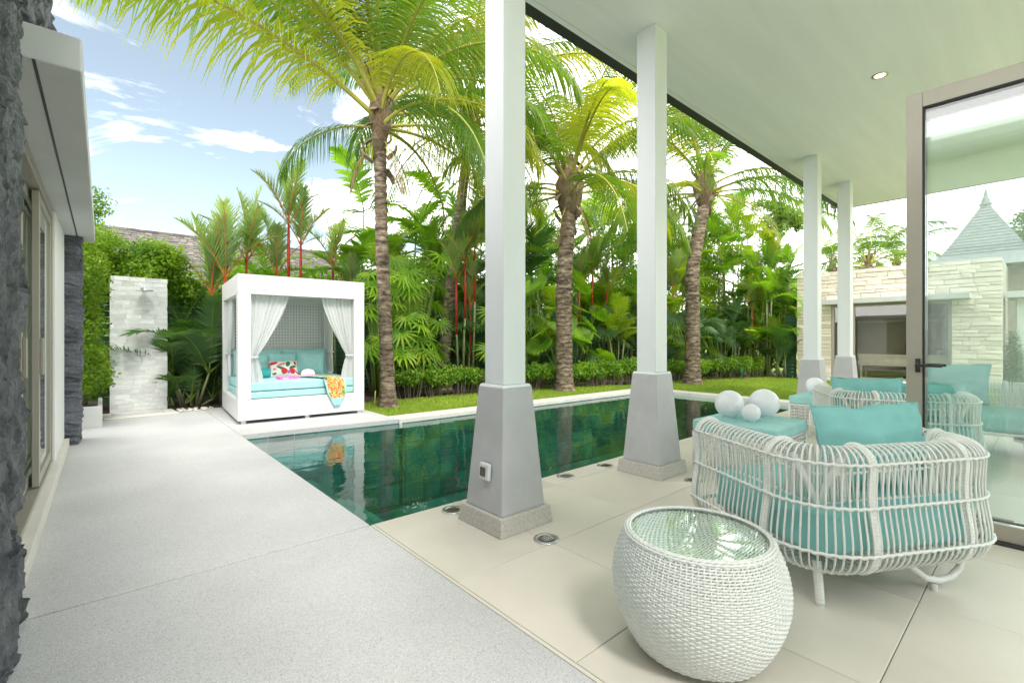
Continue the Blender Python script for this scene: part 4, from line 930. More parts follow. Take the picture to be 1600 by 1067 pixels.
z = 0; k = 0
def course(z, h, ya, yb, side=False):
    global k
    y = ya
    while y < yb - .01:
        l = min(random.uniform(.22, .62), yb - y); l = yb - y if yb - y - l < .12 else l
        o = link('stone', sm_[k % 5], sb); k += 1; d = random.uniform(.045, .075)
        if side: o.location = (y + l / 2, y0 + .035 - d / 2 + .03, z + h / 2); o.scale = (d, l - .006, h - .012); o.rotation_euler = (0, 0, math.pi / 2)
        else: o.location = (.03 - d / 2 + .012, y + l / 2, z + h / 2); o.scale = (d, l - .01, h - .012)
        y += l
while z < hh - .02:
    h = random.uniform(.085, .14); h = min(h, hh - z)
    if hh - z - h < .05: h = hh - z
    if z + h <= oz + .06: course(z, h, y0, oy0); course(z, h, oy1, y1)
    else: course(z, h, y0, y1)
    z += h
MB().box(.03, 4.4, y0 + .03, y1 - .01, hh + .001, hh + .05).build('parapet_cap', 'canopy_paint', sb)
MB().box(-.45, .0, 1.28, 4.55, oz - .03, oz + .12).build('canopy', 'canopy_paint', sb, bevel=.01)
wf = MB(); wf.box(.06, .14, oy0, oy0 + .07, .06, oz - .04); wf.box(.06, .14, oy1 - .07, oy1, .06, oz - .04); wf.box(.06, .14, 3.80, 3.86, .12, oz - .1); wf.box(.06, .14, oy0 + .07, oy1 - .07, oz - .1, oz - .04); wf.box(.06, .14, oy0 + .07, oy1 - .07, .06, .12)
wf = wf.build('window_frame', 'champagne', sb)
MB().box(.085, .10, oy0 + .07, 3.795, .125, oz - .105).build('pane', 'dark_glass', wf); MB().box(.085, .10, 3.865, oy1 - .075, .125, oz - .105).build('pane', 'dark_glass', wf)
MB().box(-.5, .05, oy0 - .4, oy1 + .1, .0, .055).build('step', 'coping', sb, bevel=.005)
def drape(par, x_, ya, yb, z0_, z1_, mt, folds, pinch=0):
    V = []; F = []; n_ = 80; zs = [z0_ + (z1_ - z0_) * j / 10 for j in range(11)]
    for z in zs:
        f = 1 - pinch * math.exp(-((z - (z0_ + .4 * (z1_ - z0_))) / .35) ** 2)
        for i in range(n_ + 1): u = i / n_; V.append((x_ + .035 * math.sin(u * folds * 6.283 + z), yb + (ya - yb) * u * f, z))
    for j in range(10):
        for i in range(n_): a = j * (n_ + 1) + i; F.append((a, a + 1, a + n_ + 2, a + n_ + 1))
    q = MB(); q.add(V, F); return q.build('curtain', mt, par, True)
drape(sb, .45, 3.9, 4.3, .08, 2.5, 'curtain', 7, .5); drape(sb, 1.95, 1.1, 5.0, .08, 2.5, 'room_wall', 40)
MB().box(1.7, 1.88, 1.3, 4.8, 1.78, 1.86).build('wall_shelf', 'canopy_paint', sb)
dk = thing('office_desk', 'long pale desk behind the pavilion window', 'desk', (17.72, 2.6, .06))
MB().box(-.35, .35, -1.2, 1.2, .68, .74).build('top', 'desk', dk); MB().box(-.33, -.30, -1.18, 1.18, .40, .68).build('modesty_panel', 'desk', dk)
for sx in (-1, 1):
    for sy in (-1, 1): MB().box(sx * .30 - .025, sx * .30 + .025, sy * 1.12 - .025, sy * 1.12 + .025, 0, .68).build('leg', 'desk', dk)
oc = thing('office_chair', 'dark teal swivel chair on star base behind the desk', 'chair', (18.32, 2.55, .06), R(15))
MB().box(-.24, .24, -.24, .24, .44, .52).build('seat', 'office_teal', oc, bevel=.03); MB().box(.20, .27, -.24, .24, .58, 1.08).build('backrest', 'office_teal', oc, bevel=.03)
MB().tube([(.235, 0, .48), (.26, 0, .60)], .02, 8).build('back_strut', 'black_rubber', oc); MB().tube([(0, 0, .07), (0, 0, .44)], .025, 8).build('gas_post', 'black_rubber', oc)
for a in range(5): MB().tube([(0, 0, .10), (.30 * math.cos(a * 1.2566), .30 * math.sin(a * 1.2566), .055)], .018, 6).build('spoke', 'black_rubber', oc); MB().sphere((.30 * math.cos(a * 1.2566), .30 * math.sin(a * 1.2566), .03), .03, 10, 6).build('caster', 'black_rubber', oc, True)
vz = thing('flower_vase', 'small vase of orange flowers on the office desk', 'vase', (17.7, 2.0, .80))
MB().lathe([(.03, 0), (.045, .05), (.03, .12), (.035, .14)], 14).build('vase', 'globe', vz, True)
for a in range(5): MB().sphere((.05 * math.cos(a * 1.3), .05 * math.sin(a * 1.3), .20 + .02 * (a % 2)), .035, 8, 6).build('bloom', 'orange_flower', vz, True)
# tower roof behind
tw2 = thing('pyramid_tower', 'small tower with steep shingled pyramid roof and pointed finial', 'tower', (21.6, 1.30, 0))
MB().box(-1.0, 1.0, -1.0, 1.0, 0, 3.6).build('tower_wall', 'sand_mortar', tw2)
rp_ = bpy.data.objects.new('roof', None); C.objects.link(rp_); rp_.parent = tw2
nc = 17
for j in range(nc):
    f0, f1 = j / nc, (j + 1) / nc; flare = lambda f: (1.0 - .93 * f) + .12 * max(0, .2 - f) * 2
    MB().frustum(0, 0, 2 * flare(f0) + .05, 2 * flare(f0) + .05, 3.86 + 1.75 * f0, 2 * flare(f1) - .0, 2 * flare(f1) - .0, 3.86 + 1.75 * f1 + .001).build('shingle_course', 'tower_shingle', rp_)
for j in range(5):
    f0, f1 = j / 5, (j + 1) / 5; MB().frustum(0, 0, 2 * (1.95 - .9 * f0), 2 * (1.95 - .9 * f0), 3.45 + .42 * f0, 2 * (1.95 - .9 * f1) + .03, 2 * (1.95 - .9 * f1) + .03, 3.45 + .42 * f1 + .001).build('shingle_course', 'tower_shingle', rp_)
MB().lathe([(.14, 5.58), (.17, 5.64), (.10, 5.70), (.12, 5.76), (.07, 5.84), (.05, 5.95), (.03, 6.1), (.001, 6.18)], 14).build('finial', 'tower_shingle', tw2, True)
# side wing beyond the pavilion corner
wg = thing('garden_wing', 'pale rendered wing with flat canopy beyond the pavilion corner', 'building', (17.6, 0, 0))
MB().box(.9, 1.2, -2.2, .55, 0, 2.3).build('wall', 'wall_white', wg); MB().box(-.2, 1.3, -2.2, .68, 2.31, 2.47).build('canopy', 'canopy_paint', wg, bevel=.01); MB().box(.2, .4, .28, .50, 0, 2.3).build('post', 'wall_white', wg)
MB().box(.6, .9, -2.2, -.1, 0, 1.5).build('low_wall', 'red_brick', wg)

# ================================================================== NEIGHBOUR ROOF
nr_ = thing('neighbour_house', 'neighbouring house with weathered grey shingle hip roof behind cabana', 'house', (0, 0, 0))
RZ, RY, SL = 4.12, 16.0, .56; EY = 12.9; RX1 = 5.55; XL = -6.0
EZ = RZ - (RY - EY) * SL
roof = MB(); e1 = RX1 + (RY - EY)
roof.add([(XL, EY, EZ - .03), (e1, EY, EZ - .03), (RX1, RY, RZ - .03), (XL, RY, RZ - .03), (e1, 2 * RY - EY, EZ - .03), (XL, 2 * RY - EY, EZ - .03)], [(0, 1, 2, 3), (1, 4, 2), (2, 4, 5, 3)])
rb = roof.build('roof', 'shingle', nr_)
MB().box(XL, e1 - .5, EY + .5, 2 * RY - EY - .5, 0, EZ - .05).build('wall', 'wall_white', nr_)
sh_m = [MB().add([(-.085, 0, 0), (.085, 0, 0), (.085, .26, .012), (-.085, .26, .012), (-.085, 0, .026), (.085, 0, .026), (.085, .26, .018), (-.085, .26, .018)], [(4, 5, 6, 7), (0, 1, 5, 4), (1, 2, 6, 5), (3, 0, 4, 7), (2, 3, 7, 6)]).mesh('shingle', 'shingle') for _ in range(1)]
ang = math.atan(SL); rows_ = int((RY - EY) / math.cos(ang) / .165); cnt = 0; rest = MB()
allsh = []
for j in range(rows_):
    s_ = j * .165; yy = EY + s_ * math.cos(ang); zz = EZ + s_ * math.sin(ang); x = XL + random.uniform(0, .17); xe = e1 - (yy - EY)
    while x < xe:
        allsh.append((x, yy, zz, random.uniform(.85, 1.05))); x += .172
vis = lambda p: .6 + p[1] * 0 <= p[0] + .4 and p[2] > 2.75
a_ = [p for p in allsh if p[0] > -.3 and p[2] > 2.95]; b_l = [p for p in allsh if not (p[0] > -.3 and p[2] > 2.95)]
random.shuffle(a_); own = a_[:290]; b_l += a_[290:]
for p in own: o = link('shingle', sh_m[0], rb, loc=(p[0], p[1] + random.uniform(-.012, .012), p[2] + random.uniform(0, .012)), rot=(ang, 0, random.uniform(-.03, .03))); o.scale = (p[3], 1, random.uniform(1.1, 1.6))
tmpv = [tuple(v.co) for v in sh_m[0].vertices]; tmpf = [tuple(p.vertices) for p in sh_m[0].polygons]
m, t, b_ = mat_base('shingle_mass'); src = MATS['shingle']
MATS['shingle_mass'] = src
for p in b_l:
    rm = Matrix.Rotation(ang, 3, 'X'); sx, sz = p[3], random.uniform(1.1, 1.6); dz = random.uniform(0, .012)
    rest.add([tuple(rm @ Vector((v[0] * sx, v[1], v[2] * sz)) + Vector((p[0], p[1], p[2] + dz))) for v in tmpv], tmpf)
o = rest.build('shingle_field', 'shingle_mass', rb); o['kind'] = 'stuff'
for j in range(34): MB().box(XL + j * .34, XL + j * .34 + .33, RY - .12, RY + .12, RZ - .02, RZ + .05).build('ridge_cap', 'shingle', rb) if XL + j * .34 < RX1 else None
# green slatted boundary fence behind the planting
fe = thing('boundary_fence', 'dark green slatted boundary fence behind the planting', 'fence', (0, 0, 0))
FA, FB = Vector((-2.6, 12.3, 0)), Vector((17.3, 10.0, 0)); fd = (FB - FA).normalized(); fl = (FB - FA).length; fa = math.atan2(fd.y, fd.x)
slm = MB().box(0, 2.45, -.012, .012, 0, .105).mesh('slat', 'fence_green'); psm = MB().box(-.04, .04, -.05, .05, 0, 2.2).mesh('post', 'fence_green')
for i in range(9):
    p = FA + fd * (fl * i / 8); link('post', psm, fe, loc=(p.x, p.y, -.05), rot=(0, 0, fa))
    if i < 8:
        for j in range(18): link('slat', slm, fe, loc=(*(p + fd * .03 - Vector((-fd.y, fd.x, 0)) * .065)[:2], .03 + j * .118), rot=(0, 0, fa))
gf = thing('side_fence', 'mid green slatted fence panel beside the sandstone corner', 'fence', (17.05, 5.45, 0))
for j in range(17): MB().box(.2, .225, 0, .34, .05 + j * .118, .15 + j * .118).build('slat', 'fence_green', gf)
for yy in (.02, .26): MB().box(.23, .30, yy, yy + .07, -.05, 2.1).build('post', 'fence_green', gf)
# ================================================================== VEGETATION
def frond_mesh(name, L, e0, bend, nl, ll, lw, droop, va, fwd, p0, mats, seed, rr=.022, bp=1.35, side_bend=0.0, ragged=.12):
    rn = random.Random(seed); NS = 26; pos = Vector((0, 0, 0)); P = []; T = []
    for i in range(NS + 1):
        s_ = i / NS; e = R(e0) - R(bend) * s_ ** bp; az = R(side_bend) * s_ ** 1.5; t_ = Vector((math.cos(e) * math.cos(az), math.cos(e) * math.sin(az), math.sin(e)))
        P.append(pos.copy()); T.append(t_); pos = pos + t_ * (L / NS)
    k = MB(); k.tube(P, [rr * (1.25 - .25 * min(1, i / NS * 6)) * (1 - .88 * i / NS) + .002 for i in range(NS + 1)], 6, 1)
    down = Vector((0, 0, -1))
    for i in range(nl):
        f = (i + rn.uniform(-.2, .2)) / nl; f = max(0, min(1, f)); s_ = p0 + (1 - p0) * f; a = min(int(s_ * NS), NS - 1); q = s_ * NS - a
        p = P[a].lerp(P[a + 1], q); t_ = T[a].lerp(T[a + 1], q).normalized(); sd_ = t_.cross(Vector((0, 0, 1)))
        sd_ = sd_.normalized() if sd_.length > .05 else Vector((0, -1, 0)); nn_ = sd_.cross(t_).normalized()
        prof = min(1, .45 + f * 2.6) * (1 - max(0, f - .45) ** 1.6 * 1.75)
        for sg in (-1, 1):
            if rn.random() < .03: continue
            ln = ll * prof * (1 + rn.uniform(-ragged, ragged)); fw = fwd + .9 * f * f; v_ = va + rn.uniform(-9, 9)
            d = (sd_ * sg * math.cos(R(v_)) + nn_ * math.sin(R(v_)) + t_ * (fw + rn.uniform(-.12, .12))).normalized(); c = p.copy(); vs = []; g0 = droop * (1 + rn.uniform(-.3, .3))
            for j, (wf_, sl_) in enumerate(((.5, .14), (1, .22), (.9, .32), (.6, .32), (0, 0))):
                wv_ = t_ - d * t_.dot(d); wv_ = wv_.normalized() if wv_.length > .05 else nn_
                wv_ = (wv_ * .85 + nn_ * .5 * (1 if wf_ else 0)).normalized()
                if wf_: vs += [c - wv_ * lw / 2 * wf_, c + wv_ * lw / 2 * wf_]
                else: vs.append(c.copy())
                c = c + d * ln * sl_; d = (d + down * g0 * (.55 + j * .35)).normalized()
            k.add(vs, [(0, 1, 3, 2), (2, 3, 5, 4), (4, 5, 7, 6), (6, 7, 8)], 0)
    return k.mesh(name, mats)
def fan_mesh(name, Rd, nseg, span, joined, droop, mats, seed, wfac=1.0, cup=12):
    rn = random.Random(seed); k = MB()
    for i in range(nseg):
        a = R(-span / 2 + span * (i + .5) / nseg) + rn.uniform(-.02, .02); da = R(span / nseg) / 2 * wfac; ln = Rd * (.82 + .18 * math.cos(a * .9)) * rn.uniform(.92, 1.06)
        up = R(cup); vs = []; fs = []
        for j, f in enumerate((0.03, joined, joined + (1 - joined) * .5, 1)):
            r_ = ln * f; z = r_ * math.sin(up) - droop * max(0, f - joined * .6) ** 1.8 * ln
            wd = math.tan(da) * Rd * min(f, joined) if j < 2 else math.tan(da) * Rd * joined * (.82 if j == 2 else 0)
            c = Vector((math.cos(a) * r_, math.sin(a) * r_, z)); sd_ = Vector((-math.sin(a), math.cos(a), 0)); rd_ = Vector((0, 0, .28 * wd))
            if j < 3: vs += [c - sd_ * wd - rd_, c + rd_, c + sd_ * wd - rd_]
            else: vs.append(c)
        for j in range(2): o = j * 3; fs += [(o, o + 1, o + 4, o + 3), (o + 1, o + 2, o + 5, o + 4)]
        fs += [(6, 7, 9), (7, 8, 9)]; k.add(vs, fs, 0)
    return k.mesh(name, mats)
def leaf_cloud(name, blobs, n, size, mat_, upbias=.35, elong=2.0, shell=.45):
    vol = np.array([b_[3] * b_[4] * b_[5] for b_ in blobs]) ** .8; cnt = (n * vol / vol.sum()).astype(int); Cc = []; Nn = []
    for (cx, cy, cz, rx, ry, rz), k in zip(blobs, cnt):
        d = rng.normal(size=(k, 3)); d /= np.linalg.norm(d, axis=1)[:, None]; rad = 1 - shell * rng.random(k) ** 1.6
        rad *= 1 + .16 * np.sin(d[:, 0] * 7 + cx * 3) * np.cos(d[:, 1] * 6 + cy) + .10 * np.sin(d[:, 2] * 11 + cx)
        Cc.append(np.c_[cx + d[:, 0] * rx * rad, cy + d[:, 1] * ry * rad, cz + d[:, 2] * rz * rad]); Nn.append(d)
    P = np.vstack(Cc); Nn = np.vstack(Nn); k = len(P)
    nrm = Nn * .6 + rng.normal(size=(k, 3)) * .6; nrm[:, 2] += upbias; nrm /= np.linalg.norm(nrm, axis=1)[:, None]
    t1 = np.cross(nrm, rng.normal(size=(k, 3))); t1 /= np.linalg.norm(t1, axis=1)[:, None]; t2 = np.cross(nrm, t1); s_ = size * rng.uniform(.6, 1.3, k)[:, None]
    V = np.empty((k, 4, 3)); V[:, 0] = P - t1 * s_ * .5; V[:, 1] = P + t2 * s_ * .5 / elong + nrm * s_ * .08; V[:, 2] = P + t1 * s_ * .5; V[:, 3] = P - t2 * s_ * .5 / elong + nrm * s_ * .08
    return np_mesh(name, V.reshape(-1, 3), np.arange(4 * k).reshape(-1, 4), mat_)

# ---- coconut palms
COCO = {}
def coco(e0, var, mat_):
    k = (e0, var, mat_)
    if k not in COCO:
        L = 3.7; COCO[k] = frond_mesh('frond', L, e0, {80: 62, 62: 88, 45: 98, 28: 98, 8: 78, -15: 55, 22: 44, -50: 35}[e0] + (8 if var else -6), 80, 1.12, .027, .62 if e0 > 20 else .7, 3, .40, .17, [mat_, 'rachis'], 50 + e0 + var * 7, .034, 1.25, side_bend=(14 if var else -14))
    return COCO[k]
def trunk_mesh(pts, r0, r1, flare, seed):
    rn = random.Random(seed); n = 110; P = []; rs = []; ps = [Vector(p) for p in pts]
    for i in range(n + 1):
        f = i / n * (len(ps) - 1); a = min(int(f), len(ps) - 2); q = f - a
        p0, p1, p2, p3 = ps[max(a - 1, 0)], ps[a], ps[a + 1], ps[min(a + 2, len(ps) - 1)]
        P.append(.5 * ((2 * p1) + (-p0 + p2) * q + (2 * p0 - 5 * p1 + 4 * p2 - p3) * q * q + (-p0 + 3 * p1 - 3 * p2 + p3) * q ** 3))
        s_ = i / n; ring_ = .010 if (i % 3 == 0) else (-.004 if i % 3 == 1 else 0); rs.append(r0 + (r1 - r0) * s_ + flare * math.exp(-s_ * 16) + ring_ * rn.uniform(.3, 1.4))
    k = MB(); k.tube(P, rs, 16); me = k.mesh('trunk', 'trunk', True); return me
def coconut(label, pts, r0, r1, n, seed, scale=1.0, mats=('coco_leaf',), extra=(), flare=.09, emin=0, az0=0, group='coconut palms in the garden', skipaz=None, heart=.9):
    rn = random.Random(seed); base = Vector(pts[0]); top = Vector(pts[-1])
    p = thing('coconut_palm', label, 'palm tree', base, 0, group)
    tr_ = link('trunk', trunk_mesh([Vector(q) - base for q in pts], r0, r1, flare, seed), p); c = top - base
    # crown heart of fibre and old leaf bases
    hp_ = heart; k = MB(); k.tube([c + Vector((0, 0, -.35)), c + Vector((0, 0, -.05)), c + Vector((0, 0, .25 * hp_)), c + Vector((0, 0, .6 * hp_)), c + Vector((0, 0, .85 * hp_)), c + Vector((0, 0, 1.1 * hp_ + .3))], [r1 * 1.02, r1 * 1.25, r1 * 1.7, r1 * 2.0, r1 * 1.5, r1 * .3], 16)
    for i, v in enumerate(k.v): d = mnoise.noise(Vector(v) * 7) * .05; k.v[i] = (v[0] + d, v[1] - d, v[2])
    h = k.build('crown_fibre', 'trunk_fibre', p, True)
    for i in range(22):
        a = i * 2.4 + rn.random(); z = -.5 + (.05 + .045 * heart) * i; r_ = r1 * (1.0 + .2 * math.sin(i)); dx, dy = math.cos(a), math.sin(a); l = rn.uniform(.16, .34); o_ = rn.uniform(.10, .24)
        b0 = c + Vector((dx * r_, dy * r_, z)); sd_ = Vector((-dy, dx, 0)) * .075
        e_ = b0 + Vector((dx * o_, dy * o_, l if i % 3 else -l * .8)); mid = (b0 + e_) / 2 + Vector((dx, dy, 0)) * .05; th_ = Vector((dx, dy, .2)) * .025
        q = MB(); vs = []
        for c_, w_ in ((b0, 1.2), (mid, 1), (e_, .45)): vs += [c_ - sd_ * w_, c_ + sd_ * w_, c_ + sd_ * w_ + th_, c_ - sd_ * w_ + th_]
        fs = [];
        for j in (0, 4): fs += [(j + a_, j + (a_ + 1) % 4, j + 4 + (a_ + 1) % 4, j + 4 + a_) for a_ in range(4)]
        fs += [(3, 2, 1, 0), (8, 9, 10, 11)]; q.add(vs, fs); q.build('leaf_base', 'boot', p)
    lst = []
    for i in range(n):
        f = i / max(1, n - 1); e = [80, 62, 45, 28, 8, -15][min(5, int((1 - (1 - f) ** 1.0) * 5.99))]
        if e < emin: e = 8
        lst.append((az0 + i * 137.5 + rn.uniform(-12, 12), e, scale * rn.uniform(.88, 1.1), mats[i % len(mats)]))
    for (az, e, s_, mt) in lst + list(extra):
        if skipaz and (az, e, s_, mt) in lst and e < 60 and skipaz(az % 360): continue
        o = link('frond', coco(e, rn.randint(0, 1), mt), p, loc=c + Vector((math.cos(R(az)) * r1 * .9, math.sin(R(az)) * r1 * .9, (.05 + (e + 15) / 95 * (.35 + .7 * heart)) if e > -30 else 0.0)), rot=(0, 0, R(az))); o.scale = (s_,) * 3
    return p
CAMAZ = math.degrees(math.atan2(cs, sn))       # world azimuth of the viewing direction
LEFT = CAMAZ + 90
t1 = (4.08, 8.22); x1, z1_ = on_y(594, 8.35, 222)
coconut('coconut palm with tall straight trunk nearest the white cabana', [(4.08, 8.22, -.06), (4.03, 8.25, 1.6), (3.98, 8.3, 3.3), (x1, 8.35, z1_)], .128, .108, 22, 21, 1.05, ('coco_leaf', 'coco_yellow', 'coco_leaf', 'coco_dark'),
    [(LEFT + 54, 22, 1.26, 'coco_yellow'), (LEFT + 66, 45, 1.2, 'coco_yellow'), (LEFT + 44, 45, 1.25, 'coco_leaf'), (LEFT + 74, 62, 1.1, 'coco_leaf'), (LEFT + 30, 62, 1.2, 'coco_leaf'), (LEFT + 104, 62, 1.0, 'coco_yellow'), (LEFT + 128, 45, 1.0, 'coco_leaf'), (LEFT + 118, 28, .9, 'coco_yellow'), (LEFT - 160, 45, 1.1, 'coco_leaf'), (LEFT - 150, 62, 1.15, 'coco_yellow'), (LEFT - 4, 8, .62, 'coco_dark'), (LEFT - 176, 28, 1.0, 'coco_yellow'), (LEFT + 20, -50, .32, 'coco_dry'), (LEFT + 150, -50, .34, 'coco_dry')], skipaz=lambda a: abs((a - LEFT - 20 + 180) % 360 - 180) < 78)
xa, _ = on_y(694, 10.2); xb, zb_ = on_y(733, 10.3, 215); xm, zm_ = on_y(708, 10.2, 420)
coconut('coconut palm with trunk leaning away, standing behind the low hedge', [(xa, 10.2, -.06), (xa + .02, 10.2, 1.0), (xm, 10.2, zm_), (xb, 10.3, zb_)], .17, .13, 22, 33, 1.12, ('coco_leaf', 'coco_dark', 'coco_yellow', 'coco_leaf'))
x3, z3 = on_y(890, 8.0, 322)
coconut('coconut palm with thick ragged trunk rising from the hedge line', [(8.71, 7.95, -.06), (8.70, 7.95, 1.2), (8.72, 7.98, 2.6), (x3, 8.0, z3)], .20, .19, 21, 47, 1.0, ('coco_leaf', 'coco_dark', 'coco_leaf', 'coco_yellow'), [(LEFT + 178, 28, 1.0, 'coco_leaf'), (LEFT + 100, 45, 1.1, 'coco_yellow'), (LEFT + 60, -50, .34, 'coco_dry'), (LEFT + 140, -50, .3, 'coco_dry')], flare=.10, emin=0)
x4, z4 = on_y(1101, 6.75, 318)
coconut('coconut palm with ringed trunk at the lawn beyond the pool end', [(12.75, 6.70, -.06), (12.78, 6.70, 1.6), (12.82, 6.72, 3.3), (x4, 6.75, z4)], .21, .17, 20, 61, 1.08, ('coco_leaf', 'coco_yellow', 'coco_leaf', 'coco_dark'), flare=.10)
# palms beyond the pavilion
for px_, py_, Z, s_, sd_, lb in ((1355, 425, 22, .85, 71, 'young palm with upright fronds rising above the pavilion roof'), (1300, 425, 25, .8, 75, 'palm crown half hidden behind the far terrace columns'), (1400, 415, 27, .8, 79, 'palm crown against the sky beside the door frame')):
    X, Y, z = depth(px_, Z, py_); coconut(lb, [(X, Y, -.06), (X, Y, z * .5), (X + .1, Y, z)], .16, .13, 12, sd_, s_, ('coco_dark', 'coco_leaf'), group='palms beyond the stone pavilion', emin=8, heart=.3)

# ---- lipstick, areca and fan palms
LIP = [frond_mesh('frond', 1.2, e, bnd, 34, .40, .026, .07, 30, .95, .12, ['lipstick_leaf', 'orange_stem'], 200 + i, .012, 1.6) for i, (e, bnd) in enumerate(((86, 18), (76, 34), (64, 48), (50, 60)))]
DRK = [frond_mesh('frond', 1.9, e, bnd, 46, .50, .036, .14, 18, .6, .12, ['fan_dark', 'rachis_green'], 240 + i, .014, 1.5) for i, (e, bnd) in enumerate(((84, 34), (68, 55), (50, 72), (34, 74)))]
ARE = [frond_mesh('frond', 1.9, e, bnd, 50, .52, .031, .16, 26, .55, .14, ['areca_leaf', 'rachis_green'], 260 + i, .014, 1.4) for i, (e, bnd) in enumerate(((82, 50), (66, 78), (50, 95), (30, 95)))]
ARY = [frond_mesh('frond', 1.9, e, bnd, 46, .55, .035, .18, 24, .5, .14, ['areca_yellow', 'rachis'], 280 + i, .014, 1.4) for i, (e, bnd) in enumerate(((82, 50), (66, 80), (50, 95), (30, 95)))]
BRD = [frond_mesh('frond', 1.7, e, bnd, 17, .58, .105, .16, 12, .4, .14, ['areca_leaf', 'rachis_green'], 300 + i, .016, 1.4, ragged=.05) for i, (e, bnd) in enumerate(((75, 60), (55, 80), (35, 80), (12, 60)))]
FAN = [fan_mesh('fan_leaf', .52, 12, 240, .26, .45, ['fan_leaf'], 320 + i, 1.15) for i in range(3)]
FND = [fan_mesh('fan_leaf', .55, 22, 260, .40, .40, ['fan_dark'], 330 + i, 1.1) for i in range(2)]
LIC = [fan_mesh('fan_leaf', .62, 20, 300, .86, .30, ['areca_leaf'], 340 + i, 1.02) for i in range(2)]
def bed_y(px_, wy):
    """keep right-hand plants inside the bed: between the hedge line and the boundary at x = 17.4"""
    d = (px_ - 800) / FPX; r_ = (-sn * d + cs) / (d * cs + sn); xh = 10.53 / (r_ + .2447); x = wy / r_
    if px_ < 1000 or x < xh + .3: return wy
    if xh > 16.6: return r_ * 17.15 if r_ * 17.15 > 5.75 else 5.75
    return r_ * (xh + .35 + (17.2 - xh - .35) * min(1, (x - xh - .3) / 8))
def put_frond(par, me, loc, az, s_, tilt=0): o = link('frond', me, par, loc=loc, rot=(random.uniform(-.12, .12), tilt, R(az))); o.scale = (s_,) * 3; return o
def lipstick(label, stems, seed, wy, s_=1.0, grp='lipstick palms with red stems'):
    wy = bed_y(stems[0][0], wy); rn = random.Random(seed); b0 = on_y(stems[0][0], wy)[0]
    p = thing('lipstick_palm', label, 'palm', (b0, wy, -.04), 0, grp)
    for px_, py_ in stems:
        yy = wy + rn.uniform(-.25, .25); x, z = on_y(px_, yy, py_); x -= b0; dy = yy - wy; z += .04; lean = rn.uniform(-.08, .08)
        MB().tube([(x * .55 + lean, dy * .5, 0), (x * .85 + lean * .5, dy * .8, max(.3, z * .45)), (x, dy, max(.4, z - 1.5))], [.030, .026, .024], 8).build('cane_stem', 'cane', p, True)
        MB().tube([(x, dy, max(.4, z - 1.5)), (x, dy, z - .6), (x, dy, z)], [.027, .030, .020], 8).build('red_crownshaft', 'red_stem', p, True)
        for i in range(6):
            k = [0, 0, 1, 1, 2, 2][i]; put_frond(p, LIP[k], (x, dy, z - .03 * i), i * 137 + rn.uniform(-25, 25), s_ * rn.uniform(.85, 1.15))
    return p
lipstick('tall lipstick palm with bright red stem rising behind the cabana roof', [(451, 340), (470, 375), (432, 420)], 1, 10.9, 1.0)
lipstick('lipstick palm with two red stems behind the cabana right corner', [(520, 405), (548, 452)], 2, 11.2, .95)
lipstick('pale green lipstick palm above the left cabana post', [(352, 425), (385, 400), (330, 450)], 3, 10.8, 1.1)
lipstick('lipstick palm with slim red stems between leaning trunk and socket column', [(727, 405), (742, 380), (713, 430), (735, 470)], 4, 9.8, .9)
lipstick('lipstick palm beside the plain column, red stems at hedge height', [(1066, 430), (1075, 460), (1052, 450)], 5, 9.3, 1.0)
lipstick('lipstick palm with thick red stems next to the stone pavilion', [(1186, 440), (1204, 470), (1216, 500), (1176, 480)], 6, 7.6, 1.0)
lipstick('lipstick palm with orange stems behind the ragged palm trunk', [(925, 420), (948, 455), (905, 440)], 7, 9.9, 1.0)
def clump(label, px_, wy, top, n, seed, meshes, name='areca_palm', spread=.35, s_=1.0, canes=5, grp=None, low=.12, cat='palm', base_px=None):
    """a clump of arching fronds whose tallest tips reach photo height `top`"""
    s_ *= .76 if px_ > 1000 else .9; wy = bed_y(px_, wy); rn = random.Random(seed); X, zt = on_y(px_, wy, top); p = thing(name, label, cat, (X, wy, -.05), 0, grp)
    hs = max(.2, zt - 1.35 * s_)
    cn_ = []
    for i in range(canes):
        a = i * 2.4 + rn.random(); r_ = spread * rn.uniform(.2, 1); h = hs * rn.uniform(low, 1) if i else hs
        bx, by = math.cos(a) * r_ * .5, math.sin(a) * r_ * .5; tx, ty = math.cos(a) * r_ * 1.3, math.sin(a) * r_ * 1.3; cn_.append((tx, ty, h))
        MB().tube([(bx, by, 0), ((bx + tx) / 2, (by + ty) / 2, h * .55), (tx, ty, h)], [.030, .024, .018], 7).build('cane_stem', 'cane', p, True)
    for i in range(n):
        tx, ty, h = cn_[i % canes]; k = min(3, int(rn.random() * 4)); put_frond(p, meshes[k], (tx, ty, h), i * 137.5 + rn.uniform(-20, 20), s_ * rn.uniform(.75, 1.12))
    return p
G1 = 'feathery palms of the garden bed'; EXTRA_F = 5
i_ = 0
